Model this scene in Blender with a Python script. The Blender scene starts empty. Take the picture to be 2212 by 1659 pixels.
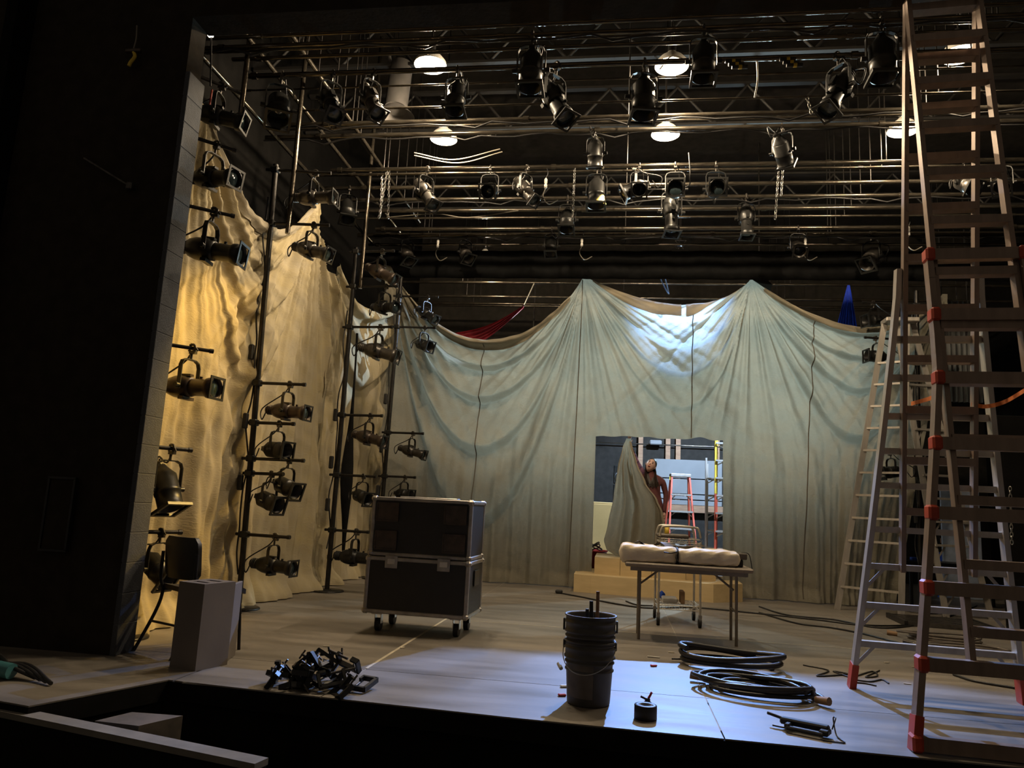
import bpy, math, random
import numpy as np
from mathutils import Vector, Matrix

random.seed(7)
scene = bpy.context.scene
COL = scene.collection
R = math.radians

# ------------------------------------------------------------------ camera
cam_data = bpy.data.cameras.new('camera')
cam_data.sensor_width = 36.0
cam_data.lens = 36.0 * 1620.0 / 2212.0
cam_data.clip_start = 0.04
cam = bpy.data.objects.new('camera', cam_data)
COL.objects.link(cam)
def camera_basis(yaw, pitch, roll):
    f = Vector((-math.sin(yaw) * math.cos(pitch), math.cos(yaw) * math.cos(pitch), math.sin(pitch)))
    r = Vector((math.cos(yaw), math.sin(yaw), 0))
    u = r.cross(f)
    r2 = r * math.cos(roll) + u * math.sin(roll)
    u2 = u * math.cos(roll) - r * math.sin(roll)
    return Matrix((r2, u2, -f)).transposed()
cam.matrix_world = Matrix.Translation((0, 0, 1.15)) @ camera_basis(R(8.4), R(9.3), R(2.9)).to_4x4()
scene.camera = cam

# ------------------------------------------------------------------ world and exposure
world = bpy.data.worlds.new('dark_house')
world.use_nodes = True
world.node_tree.nodes['Background'].inputs[0].default_value = (1.0, 0.82, 0.62, 1)
world.node_tree.nodes['Background'].inputs[1].default_value = 0.05
scene.world = world
scene.view_settings.view_transform = 'Standard'
scene.view_settings.look = 'None'
scene.view_settings.gamma = 1.0
scene.view_settings.exposure = 0.38
scene.view_settings.use_curve_mapping = False
cy = scene.cycles
cy.max_bounces = 5; cy.diffuse_bounces = 2; cy.glossy_bounces = 3; cy.transmission_bounces = 4
cy.caustics_reflective = False; cy.caustics_refractive = False
cy.use_denoising = True
cy.use_adaptive_sampling = True; cy.adaptive_threshold = 0.05; cy.adaptive_min_samples = 12
cy.sample_clamp_indirect = 4.0

WARM = (1.0, 0.79, 0.53)
COOL = (0.50, 0.70, 1.0)
def add_light(name, kind, loc, energy, color, target=None, size=0.05, angle=60, blend=0.3, parent=None):
    d = bpy.data.lights.new(name, kind)
    d.energy = energy; d.color = color
    if kind == 'AREA':
        d.size = size
    else:
        d.shadow_soft_size = size
    if kind == 'SPOT':
        d.spot_size = R(angle); d.spot_blend = blend
    o = bpy.data.objects.new(name, d); COL.objects.link(o)
    o.location = loc
    if target is not None:
        o.rotation_euler = (Vector(target) - Vector(loc)).to_track_quat('-Z', 'Y').to_euler()
    if parent:
        o.parent = parent
    return o

# ------------------------------------------------------------------ materials
def mat(name, c1, c2=None, rough=0.6, metal=0.0, scale=8.0, bump=0.0, bscale=60.0, stretch=(1, 1, 1), emit=None, spec=0.5, rough2=None):
    m = bpy.data.materials.new(name); m.use_nodes = True
    nt = m.node_tree; b = nt.nodes['Principled BSDF']
    b.inputs['Roughness'].default_value = rough
    b.inputs['Metallic'].default_value = metal
    b.inputs['Specular IOR Level'].default_value = spec
    tc = nt.nodes.new('ShaderNodeTexCoord'); mp = nt.nodes.new('ShaderNodeMapping')
    nt.links.new(tc.outputs['Object'], mp.inputs['Vector'])
    mp.inputs['Scale'].default_value = stretch
    n = nt.nodes.new('ShaderNodeTexNoise'); n.inputs['Scale'].default_value = scale; n.inputs['Detail'].default_value = 6
    nt.links.new(mp.outputs['Vector'], n.inputs['Vector'])
    if c2 is None:
        c2 = tuple(v * 0.75 for v in c1)
    mx = nt.nodes.new('ShaderNodeValToRGB')
    mx.color_ramp.elements[0].position = 0.35; mx.color_ramp.elements[1].position = 0.65
    mx.color_ramp.elements[0].color = (*c2, 1); mx.color_ramp.elements[1].color = (*c1, 1)
    nt.links.new(n.outputs['Fac'], mx.inputs['Fac'])
    nt.links.new(mx.outputs['Color'], b.inputs['Base Color'])
    if rough2 is not None:
        mr = nt.nodes.new('ShaderNodeMapRange')
        mr.inputs['To Min'].default_value = rough2; mr.inputs['To Max'].default_value = rough
        mr.inputs['From Min'].default_value = 0.3; mr.inputs['From Max'].default_value = 0.7
        nt.links.new(n.outputs['Fac'], mr.inputs['Value']); nt.links.new(mr.outputs['Result'], b.inputs['Roughness'])
    if bump:
        nb = nt.nodes.new('ShaderNodeTexNoise'); nb.inputs['Scale'].default_value = bscale; nb.inputs['Detail'].default_value = 4
        nt.links.new(mp.outputs['Vector'], nb.inputs['Vector'])
        bp = nt.nodes.new('ShaderNodeBump'); bp.inputs['Strength'].default_value = bump; bp.inputs['Distance'].default_value = 0.01
        nt.links.new(nb.outputs['Fac'], bp.inputs['Height']); nt.links.new(bp.outputs['Normal'], b.inputs['Normal'])
    if emit:
        b.inputs['Emission Color'].default_value = (*emit[0], 1); b.inputs['Emission Strength'].default_value = emit[1]
    return m

def canvas_mat(name, c1, c2, trans=0.35, wrinkle=0.6):
    m = bpy.data.materials.new(name); m.use_nodes = True
    nt = m.node_tree; nt.nodes.clear()
    out = nt.nodes.new('ShaderNodeOutputMaterial')
    tc = nt.nodes.new('ShaderNodeTexCoord')
    n = nt.nodes.new('ShaderNodeTexNoise'); n.inputs['Scale'].default_value = 2.2; n.inputs['Detail'].default_value = 8; n.inputs['Roughness'].default_value = 0.7
    nt.links.new(tc.outputs['Object'], n.inputs['Vector'])
    r = nt.nodes.new('ShaderNodeValToRGB')
    r.color_ramp.elements[0].position = 0.3; r.color_ramp.elements[1].position = 0.7
    r.color_ramp.elements[0].color = (*c2, 1); r.color_ramp.elements[1].color = (*c1, 1)
    nt.links.new(n.outputs['Fac'], r.inputs['Fac'])
    w = nt.nodes.new('ShaderNodeTexNoise'); w.inputs['Scale'].default_value = 15; w.inputs['Detail'].default_value = 5; w.inputs['Distortion'].default_value = 1.6
    mp = nt.nodes.new('ShaderNodeMapping'); mp.inputs['Scale'].default_value = (0.8, 0.8, 2.0)
    nt.links.new(tc.outputs['Object'], mp.inputs['Vector']); nt.links.new(mp.outputs['Vector'], w.inputs['Vector'])
    bp = nt.nodes.new('ShaderNodeBump'); bp.inputs['Strength'].default_value = wrinkle; bp.inputs['Distance'].default_value = 0.02
    nt.links.new(w.outputs['Fac'], bp.inputs['Height'])
    d = nt.nodes.new('ShaderNodeBsdfDiffuse'); t = nt.nodes.new('ShaderNodeBsdfTranslucent')
    mx = nt.nodes.new('ShaderNodeMixShader'); mx.inputs[0].default_value = trans
    for s in (d, t):
        nt.links.new(r.outputs['Color'], s.inputs['Color']); nt.links.new(bp.outputs['Normal'], s.inputs['Normal'])
    nt.links.new(d.outputs[0], mx.inputs[1]); nt.links.new(t.outputs[0], mx.inputs[2]); nt.links.new(mx.outputs[0], out.inputs[0])
    return m

M = dict(
    floor=mat('painted_stage_floor', (0.235, 0.205, 0.170), (0.155, 0.136, 0.113), rough=0.58, rough2=0.40, scale=3.0, bump=0.12, bscale=25, stretch=(0.35, 1.6, 1)),
    slab=mat('worn_seam_edge', (0.40, 0.36, 0.30), rough=0.8),
    black=mat('black_paint', (0.012, 0.011, 0.010), rough=0.9, spec=0.1),
    blackwall=mat('matt_black_wall', (0.009, 0.0085, 0.008), rough=0.95, bump=0.2, bscale=30, spec=0.05),
    houseblack=mat('black_house_wall', (0.038, 0.031, 0.024), rough=0.95, bump=0.2, bscale=30, spec=0.05),
    roofblack=mat('glare_lifted_black_roof', (0.035, 0.031, 0.026), rough=0.95, spec=0.05),  # black raised in colour to stand in for veiling glare
    velour=mat('black_velour', (0.014, 0.014, 0.014), rough=1.0, spec=0.0, bump=0.2, bscale=120),
    block=mat('painted_block', (0.058, 0.061, 0.072), (0.046, 0.049, 0.058), rough=0.75, scale=14, bump=0.35, bscale=90),
    mortar=mat('pale_mortar', (0.085, 0.088, 0.10), rough=0.9),
    pipe=mat('steel_pipe', (0.15, 0.13, 0.10), (0.06, 0.05, 0.04), rough=0.22, metal=0.85, scale=20, stretch=(0.4, 3, 3)),
    darkpipe=mat('black_iron_pipe', (0.030, 0.027, 0.024), (0.016, 0.014, 0.013), rough=0.40, metal=0.5, scale=20),
    fix=mat('black_fixture_enamel', (0.022, 0.021, 0.020), (0.012, 0.012, 0.011), rough=0.38, metal=0.25, scale=14),
    fixbrown=mat('brown_fixture_enamel', (0.085, 0.062, 0.048), (0.05, 0.038, 0.03), rough=0.34, metal=0.35, scale=14),
    fixgrey=mat('worn_grey_fixture', (0.115, 0.104, 0.092), (0.055, 0.049, 0.043), rough=0.34, metal=0.55, scale=16),
    lens=mat('lens_glass', (0.03, 0.045, 0.05), rough=0.08, spec=0.9),
    cable=mat('black_rubber_cable', (0.018, 0.017, 0.017), rough=0.45),
    greycable=mat('grey_cable', (0.22, 0.19, 0.15), rough=0.5),
    steel=mat('bright_steel', (0.55, 0.53, 0.50), rough=0.28, metal=1.0),
    chrome=mat('chrome_wire', (0.72, 0.67, 0.58), rough=0.3, metal=0.6),
    alu=mat('ladder_aluminium', (0.56, 0.51, 0.45), (0.46, 0.42, 0.37), rough=0.42, metal=0.55, scale=20, stretch=(1, 1, 0.2)),
    alubrown=mat('giant_ladder_rail', (0.31, 0.225, 0.175), (0.24, 0.175, 0.135), rough=0.42, metal=0.40, scale=18, stretch=(1, 1, 0.2)),
    orange=mat('orange_plastic', (0.50, 0.055, 0.02), (0.40, 0.045, 0.018), rough=0.5),
    redfib=mat('orange_fibreglass', (0.62, 0.10, 0.05), rough=0.5),
    yellow=mat('yellow_plastic', (0.75, 0.52, 0.05), rough=0.5),
    wood=mat('raw_timber', (0.33, 0.19, 0.10), (0.24, 0.13, 0.07), rough=0.7, scale=5, stretch=(1, 1, 8)),
    ply=mat('tan_plywood', (0.62, 0.47, 0.25), (0.56, 0.42, 0.22), rough=0.7, scale=3, stretch=(1, 6, 6)),
    ochre=mat('ochre_cabinet', (0.52, 0.33, 0.12), (0.46, 0.29, 0.10), rough=0.6, scale=3),
    boxwood=mat('grey_painted_plywood', (0.185, 0.155, 0.130), (0.15, 0.125, 0.105), rough=0.75, scale=3),
    casepanel=mat('black_laminate', (0.016, 0.015, 0.014), rough=0.5, scale=10, bump=0.1),
    trim=mat('case_aluminium', (0.42, 0.39, 0.36), (0.30, 0.28, 0.26), rough=0.38, metal=0.6, scale=12),
    rubber=mat('black_rubber', (0.015, 0.014, 0.014), rough=0.65),
    chair=mat('black_chair_plastic', (0.020, 0.018, 0.016), rough=0.45),
    chairmetal=mat('black_chair_tube', (0.020, 0.018, 0.017), rough=0.35, metal=0.4),
    bucket=mat('grey_bucket_plastic', (0.085, 0.078, 0.070), (0.06, 0.055, 0.05), rough=0.5, scale=9),
    label=mat('faded_bucket_label', (0.16, 0.13, 0.105), (0.10, 0.085, 0.07), rough=0.6, scale=10),
    paper=mat('cream_wrapping', (0.88, 0.77, 0.58), (0.82, 0.70, 0.52), rough=0.85, scale=6, bump=0.8, bscale=14),
    tabletop=mat('grey_table_plastic', (0.34, 0.28, 0.22), rough=0.6),
    tablemetal=mat('grey_table_leg', (0.26, 0.22, 0.18), rough=0.4, metal=0.4),
    white=mat('white_plastic', (0.75, 0.72, 0.66), rough=0.5),
    whitemetal=mat('white_reflector', (0.82, 0.78, 0.70), rough=0.35),
    duct=mat('dull_galvanised', (0.13, 0.12, 0.115), (0.10, 0.095, 0.09), rough=0.5, metal=0.4),
    joist=mat('grey_joist_paint', (0.020, 0.018, 0.016), rough=0.6),
    redcloth=mat('red_silk', (0.55, 0.03, 0.045), (0.40, 0.02, 0.03), rough=0.6, scale=8),
    bluecloth=mat('blue_silk', (0.03, 0.10, 0.85), (0.02, 0.07, 0.65), rough=0.6, scale=8),
    bluepaint=mat('blue_plastic', (0.03, 0.12, 0.75), rough=0.4),
    redbin=mat('red_bin_plastic', (0.45, 0.035, 0.035), rough=0.5),
    greypanel=mat('pale_grey_panel', (0.21, 0.21, 0.205), (0.18, 0.18, 0.175), rough=0.8, scale=2),
    bluelitpanel=mat('blue_lit_panel_tint', (0.42, 0.48, 0.62), rough=0.8),  # pale panel with its blue lighting put into the colour
    tape=mat('pale_spike_tape', (0.62, 0.55, 0.42), rough=0.8),
    strip=mat('pale_step_edging', (0.24, 0.215, 0.175), (0.19, 0.17, 0.14), rough=0.8),
    tealbag=mat('teal_cable_jacket', (0.06, 0.20, 0.22), rough=0.4),
    strap=mat('orange_webbing', (0.75, 0.20, 0.04), rough=0.8),
    card=mat('brown_cardboard', (0.36, 0.22, 0.12), rough=0.8),
    skin=mat('skin', (0.72, 0.45, 0.36), (0.66, 0.40, 0.32), rough=0.55, scale=20),
    hair=mat('dark_brown_hair', (0.035, 0.022, 0.016), (0.02, 0.013, 0.01), rough=0.5, scale=60, stretch=(4, 4, 0.4)),
    shirt=mat('maroon_shirt', (0.15, 0.045, 0.045), (0.11, 0.035, 0.035), rough=0.85, scale=14),
    sleeve=mat('plaid_sleeve', (0.30, 0.13, 0.20), (0.07, 0.045, 0.10), rough=0.85, scale=30),
    trousers=mat('dark_trousers', (0.03, 0.03, 0.045), rough=0.85),
    lip=mat('lips', (0.45, 0.12, 0.12), rough=0.5),
    eye=mat('dark_eyes', (0.03, 0.02, 0.02), rough=0.3),
    bulb=mat('glowing_bulb', (1, 1, 1), emit=((1.0, 0.80, 0.52), 110.0)),
    canvas=canvas_mat('natural_canvas', (0.37, 0.338, 0.26), (0.31, 0.28, 0.215), 0.44, 0.42),
    canvas2=canvas_mat('double_canvas_hem', (0.40, 0.35, 0.26), (0.35, 0.30, 0.22), 0.10, 0.3),
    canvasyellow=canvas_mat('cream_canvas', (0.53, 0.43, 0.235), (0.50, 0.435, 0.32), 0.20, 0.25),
    seam=mat('dark_seam_cord', (0.13, 0.105, 0.075), rough=0.9),
)

# ------------------------------------------------------------------ mesh helpers
class MB:
    """collects shapes, then links them as ONE mesh object"""
    def __init__(s):
        s.v = []; s.f = []; s.sm = []
    def add(s, vs, fs, smooth=False):
        k = len(s.v); s.v.extend([tuple(v) for v in vs])
        for f in fs:
            s.f.append(tuple(i + k for i in f)); s.sm.append(smooth)
        return s
    def box(s, c, d, rot=None):
        x, y, z = (d[0] / 2, d[1] / 2, d[2] / 2)
        vs = [Vector((a * x, b * y, e * z)) for a in (-1, 1) for b in (-1, 1) for e in (-1, 1)]
        if rot is not None:
            vs = [rot @ v for v in vs]
        vs = [v + Vector(c) for v in vs]
        return s.add(vs, [(0, 1, 3, 2), (4, 6, 7, 5), (0, 4, 5, 1), (2, 3, 7, 6), (0, 2, 6, 4), (1, 5, 7, 3)])
    def rbox(s, c, d, r=0.01, rot=None):
        """box with chamfered edges"""
        hx, hy, hz = d[0] / 2, d[1] / 2, d[2] / 2
        r = min(r, hx * .9, hy * .9, hz * .9)
        vs = []; idx = {}
        for a in (-1, 1):
            for b in (-1, 1):
                for e in (-1, 1):
                    for ax in range(3):
                        p = [a * (hx - r), b * (hy - r), e * (hz - r)]
                        p[ax] = (a * hx, b * hy, e * hz)[ax]
                        idx[(a, b, e, ax)] = len(vs); vs.append(Vector(p))
        fs = []
        for ax in range(3):
            o = [i for i in range(3) if i != ax]
            for sg in (-1, 1):
                q = []
                for u, w in ((-1, -1), (1, -1), (1, 1), (-1, 1)):
                    k = [0, 0, 0]; k[ax] = sg; k[o[0]] = u; k[o[1]] = w
                    q.append(idx[(*k, ax)])
                fs.append(tuple(q))
        for ax in range(3):
            o = [i for i in range(3) if i != ax]
            for u in (-1, 1):
                for w in (-1, 1):
                    q = []
                    for sg, a2 in ((-1, o[0]), (1, o[0]), (1, o[1]), (-1, o[1])):
                        k = [0, 0, 0]; k[ax] = sg; k[o[0]] = u; k[o[1]] = w
                        q.append(idx[(*k, a2)])
                    fs.append(tuple(q))
        for a in (-1, 1):
            for b in (-1, 1):
                for e in (-1, 1):
                    fs.append(tuple(idx[(a, b, e, ax)] for ax in range(3)))
        if rot is not None:
            vs = [rot @ v for v in vs]
        return s.add([v + Vector(c) for v in vs], fs)
    def cyl(s, p0, p1, r0, r1=None, n=10, caps=True):
        p0 = Vector(p0); p1 = Vector(p1); r1 = r0 if r1 is None else r1
        d = (p1 - p0).normalized()
        a = d.orthogonal().normalized(); b = d.cross(a)
        vs = []
        for p, r in ((p0, r0), (p1, r1)):
            for i in range(n):
                t = 2 * math.pi * i / n
                vs.append(p + a * (r * math.cos(t)) + b * (r * math.sin(t)))
        s.add(vs, [(i, (i + 1) % n, n + (i + 1) % n, n + i) for i in range(n)], True)
        if caps:
            s.add(vs, [tuple(range(n - 1, -1, -1)), tuple(range(n, 2 * n))], False)
        return s
    def tube(s, pts, r, n=6, closed=False, radii=None):
        pts = [Vector(p) for p in pts]; m = len(pts)
        vs = []; up = None
        for i, p in enumerate(pts):
            if closed:
                d = pts[(i + 1) % m] - pts[i - 1]
            else:
                d = pts[min(i + 1, m - 1)] - pts[max(i - 1, 0)]
            if d.length < 1e-9:
                d = Vector((0, 0, 1))
            d.normalize()
            if up is None:
                up = d.orthogonal().normalized()
            a = (up - d * up.dot(d))
            if a.length < 1e-6:
                a = d.orthogonal()
            a.normalize(); up = a; b = d.cross(a)
            rr = radii[i] if radii else r
            for k in range(n):
                t = 2 * math.pi * k / n
                vs.append(p + a * (rr * math.cos(t)) + b * (rr * math.sin(t)))
        fs = []
        for i in range(m if closed else m - 1):
            j = (i + 1) % m
            for k in range(n):
                fs.append((i * n + k, i * n + (k + 1) % n, j * n + (k + 1) % n, j * n + k))
        s.add(vs, fs, True)
        if not closed:
            s.add(vs, [tuple(range(n - 1, -1, -1)), tuple(range((m - 1) * n, m * n))], False)
        return s
    def lathe(s, prof, axis='Z', n=16, origin=(0, 0, 0)):
        """prof: list of (radius, height) along the axis"""
        vs = []
        o = Vector(origin)
        for r, h in prof:
            for i in range(n):
                t = 2 * math.pi * i / n; c, d = r * math.cos(t), r * math.sin(t)
                vs.append(o + Vector({'Z': (c, d, h), 'X': (h, c, d), 'Y': (d, h, c)}[axis]))
        fs = []
        for j in range(len(prof) - 1):
            for i in range(n):
                fs.append((j * n + i, j * n + (i + 1) % n, (j + 1) * n + (i + 1) % n, (j + 1) * n + i))
        s.add(vs, fs, True)
        return s
    def prism(s, poly, z0, z1):
        n = len(poly)
        vs = [(p[0], p[1], z0) for p in poly] + [(p[0], p[1], z1) for p in poly]
        return s.add(vs, [tuple(range(n - 1, -1, -1)), tuple(range(n, 2 * n))] + [(i, (i + 1) % n, n + (i + 1) % n, n + i) for i in range(n)])
    def grid(s, P, smooth=True):
        """P: list of rows of points"""
        m = len(P); n = len(P[0])
        vs = [p for row in P for p in row]
        return s.add(vs, [(j * n + i, j * n + i + 1, (j + 1) * n + i + 1, (j + 1) * n + i) for j in range(m - 1) for i in range(n - 1)], smooth)
    def mesh(s, name, material):
        me = bpy.data.meshes.new(name)
        me.from_pydata(s.v, [], s.f)
        me.polygons.foreach_set('use_smooth', s.sm)
        me.materials.append(material); me.update()
        return me
    def build(s, name, material, parent=None, loc=None, rot=None):
        return link(name, s.mesh(name, material), parent, loc, rot)

def link(name, me, parent=None, loc=None, rot=None):
    o = bpy.data.objects.new(name, me); COL.objects.link(o)
    if parent is not None:
        o.parent = parent
    if loc is not None:
        o.location = loc
    if rot is not None:
        o.rotation_euler = rot
    return o
def tag(o, label, cat, group=None):
    o['label'] = label; o['category'] = cat
    if group:
        o['group'] = group
    return o
def struct(o):
    o['kind'] = 'structure'; return o
def thing(name, label, cat, loc=(0, 0, 0), rz=0.0, group=None):
    o = bpy.data.objects.new(name, None); COL.objects.link(o)
    o.empty_display_size = 0.05
    o.location = loc; o.rotation_euler = (0, 0, rz)
    return tag(o, label, cat, group)
def bez(pts, n=8):
    """smooth curve through the points (Catmull-Rom)"""
    P = [Vector(p) for p in pts]; out = []
    Q = [P[0] * 2 - P[1]] + P + [P[-1] * 2 - P[-2]]
    for i in range(1, len(Q) - 2):
        for k in range(n):
            t = k / n
            a, b, c, d = Q[i - 1], Q[i], Q[i + 1], Q[i + 2]
            out.append(0.5 * ((2 * b) + (c - a) * t + (2 * a - 5 * b + 4 * c - d) * t * t + (3 * b - a - 3 * c + d) * t ** 3))
    out.append(P[-1]); return out
def V(*a):
    return Vector(a)

# ================================================================== the setting
# stage floor: a slab with painted hardboard sheets laid on it, thin worn joints between
EDGE = 4.345                                              # front edge of the stage
APR = [(-3.016, 3.756, 0.000), (-3.217, 3.792, 0.000), (-6.576, 4.404, 0.000)]
APR = [(p[0], p[1]) for p in APR]
fl = MB()
fl.prism([(-2.70, EDGE + 0.16), (-2.05, EDGE + 0.11), (-0.25, EDGE + 0.004), (1.54, EDGE - 0.03), (8.0, EDGE - 0.06), (8.0, 17.0), (-7.4, 17.0), (-7.4, APR[2][1]), APR[1], APR[0]], -0.12, -0.011)
stage = struct(fl.build('floor', M['black']))
MB().box((0.4, 11.0, -0.0063), (14.0, 11.9, 0.009)).build('seam_underlay', M['slab'], stage)
MB().box((2.6, 4.80, -0.0063), (10.4, 0.62, 0.009)).build('seam_underlay', M['slab'], stage)
XS = [-8.53, -6.25, -3.97, -1.69, 0.59, 2.87, 5.15, 7.43]
YS = [5.22, 7.71, 10.20, 12.69, 15.18, 17.0]
G = 0.004
def sheet(poly):
    MB().prism(poly, -0.008, 0.0).build('panel', M['floor'], stage)
for i in range(len(XS) - 1):
    a, b = XS[i] + G, XS[i + 1] - G
    for j in range(len(YS) - 1):
        sheet([(a, YS[j] + G), (b, YS[j] + G), (b, YS[j + 1] - G), (a, YS[j + 1] - G)])
def edge_y(x):
    pts = [(-2.70, EDGE + 0.16), (-2.05, EDGE + 0.11), (-0.25, EDGE + 0.004), (1.54, EDGE - 0.03), (8.0, EDGE - 0.06)]
    for p, q in zip(pts, pts[1:]):
        if x <= q[0]:
            return p[1] + (q[1] - p[1]) * (x - p[0]) / (q[0] - p[0])
    return pts[-1][1]
for a, b in ((-2.66, -1.69), (-1.69, 0.59), (0.59, 2.87), (2.87, 5.15), (5.15, 7.43)):
    a += G; b -= G; m = (a + b) / 2
    sheet([(a, edge_y(a)), (m, edge_y(m)), (b, edge_y(b)), (b, YS[0] - G), (a, YS[0] - G)])
sheet([(-2.67, 5.21), (-7.4, 5.21), (-7.4, APR[2][1]), APR[1], APR[0], (-2.70, EDGE + 0.16), (-2.67, EDGE + 0.16)])
# front face of the stage below its edge, and the sunken floor before it
struct(MB().prism([(-3.1, EDGE + 0.17), (8.0, EDGE - 0.08), (8.0, EDGE + 0.05), (-3.1, EDGE + 0.27)], -0.60, -0.121).build('trim_1', M['black']))
struct(MB().prism([(APR[0][0] - .02, APR[0][1]), (-2.72, EDGE + 0.15), (-2.82, EDGE + 0.2), (APR[0][0] - .12, APR[0][1])], -0.60, -0.121).build('trim_2', M['black']))
struct(MB().box((0, 1.2, -0.62), (20, 7.0, 0.04)).build('floor_house', M['black']))
# low rail before the stage with pale top edging, and a small step behind it
rail = thing('low_rail', 'low black rail with pale top edging before the stage corner', 'rail', (0, 0, 0))
A0, A1 = Vector((-3.670, 3.918, -0.040)), Vector((-1.566, 3.449, -0.040))
dr = (A1 - A0).normalized(); nr = Vector((dr.y, -dr.x, 0))
MB().prism([(A0 + nr * .05)[:2], (A1 + nr * .05)[:2], (A1 - nr * .045)[:2], (A0 - nr * .045)[:2]], -0.07, -0.04).build('pale_edging', M['strip'], rail)
MB().prism([(A0 + nr * .04)[:2], (A1 + nr * .04)[:2], (A1 - nr * .035)[:2], (A0 - nr * .035)[:2]], -0.60, -0.07).build('rail_board', M['black'], rail)
st = [(-2.674, 3.819, -0.060), (-2.602, 4.021, -0.060), (-2.314, 4.043, -0.060), (-2.417, 3.809, -0.060)]
tag(MB().prism([p[:2] for p in st], -0.60, -0.06).build('step', M['label']), 'small grey step tucked behind the pale-edged low rail', 'step')

# left proscenium wall: black front, painted block end facing the stage opening
WX = -3.405
wall = struct(MB().box(((WX - 9) / 2 - 0.02, 5.085, 3.8), (9 + WX - 0.04, 0.20, 7.6)).build('wall_left', M['houseblack']))
h = 0.209; nb = 21
me_b = MB().rbox((0, 0, 0), (0.04, 0.213, h - 0.005), 0.003).mesh('block', M['block'])
for k in range(nb):
    link('block', me_b, wall, (WX - 0.02, 5.085, h * (k + 0.5)))
MB().box((WX - 0.0175, 5.085, nb * h / 2), (0.03, 0.211, nb * h)).build('mortar_bed', M['mortar'], wall)
# proscenium header above the opening
struct(MB().box((3.0, 5.1, 6.22), (12.9, 0.25, 2.72)).build('wall_header', M['houseblack']))
struct(MB().box((-4.9, 11.0, 3.8), (0.1, 12.4, 7.6)).build('wall_wing', M['blackwall']))
struct(MB().box((7.6, 10.8, 3.8), (0.1, 12.6, 7.6)).build('wall_right', M['blackwall']))
backwall = struct(MB().box((1.4, 16.9, 3.8), (12.6, 0.1, 7.6)).build('wall_back', M['roofblack']))
struct(MB().box((1.4, 10.9, 7.65), (12.8, 12.6, 0.1)).build('ceiling', M['roofblack']))

# bar joists under the roof
def joist(y, label, z=6.55):
    t = thing('bar_joist', label, 'joist', (0, y, z), 0, 'roof joists')
    MB().box((1.35, 0, 0), (12.3, 0.09, 0.035)).build('bottom_chord', M['joist'], t)
    MB().box((1.35, 0, 0.6), (12.3, 0.09, 0.035)).build('top_chord', M['joist'], t)
    w = MB(); x = -4.6; up = True
    me = None
    k = 0
    while x < 7.2:
        a, b = ((x, 0, 0.02), (x + 0.48, 0, 0.58)) if up else ((x, 0, 0.58), (x + 0.48, 0, 0.02))
        MB().cyl(a, b, 0.02, n=6).build('web_bar', M['joist'], t)
        x += 0.48; up = not up
for y, l in ((6.45, 'grey open-web roof joist nearest the stage opening'), (8.35, 'grey open-web roof joist between the two rows of work lights'), (10.0, 'grey open-web roof joist just beyond the far work lights'), (12.9, 'grey open-web roof joist above the back room')):
    joist(y, l)

# pale tape along one joint of the floor
tag(MB().box((-1.69, 6.55, 0.0012), (0.022, 2.6, 0.0016)).build('spike_tape', M['tape']), 'long pale tape line on the stage floor running upstage', 'tape')
tag(MB().box((0.33, 7.71, 0.0012), (3.9, 0.012, 0.0014)).build('spike_tape', M['tape']), 'thin pale tape line across the floor under the table', 'tape')
# scraps on the floor
scr = MB().box((0, 0, 0.003), (0.05, 0.018, 0.004)).mesh('floor_scrap', M['tape'])
for p, rz, l in (((-2.228, 5.871, 0.000), .3, 'pale tape scrap on the floor left of the flight case, farther of a close pair'), ((-2.096, 5.594, 0.000), .1, 'pale tape scrap on the floor left of the flight case, nearer of a close pair'),
                 ((-1.664, 6.056, 0.000), 1.2, 'pale tape scrap on the floor just in front of the flight case'), ((0.479, 6.770, 0.000), .1, 'pale tape scrap on the floor between the table and the blue light pool'),
                 ((2.298, 7.073, 0.000), .4, 'leftmost pale tape scrap on the floor under the giant ladder'), ((2.475, 6.949, 0.000), .2, 'pale tape scrap beside the front leg of the giant ladder'), ((2.159, 6.210, 0.000), -.2, 'pale tape scrap nearest the stage edge under the giant ladder')):
    o = link('floor_scrap', scr, None, (p[0], p[1], 0.001), (0, 0, rz))
    tag(o, l, 'scrap', 'scraps on the stage floor')
pen = (0.319, 6.476, 0.000)
tag(MB().cyl((-.05, 0, .006), (.05, 0, .006), .006, n=6).build('marker_pen', M['white'], None, (pen[0], pen[1], 0), (0, 0, -.1)), 'white marker pen at the upper edge of the blue light pool', 'pen')
for p, m_, l in (((-0.320, 5.183, 0.000), 'white', 'small white scrap beside the buckets'), ((-0.315, 4.943, 0.000), 'redbin', 'small red scrap beside the buckets'), ((0.302, 6.113, 0.000), 'redbin', 'tiny red scrap below the marker pen')):
    tag(MB().rbox((0, 0, .008), (.05, .03, .015), .005).build('paper_scrap', M[m_], None, (p[0], p[1], 0), (0, 0, .4)), l, 'scrap')

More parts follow.
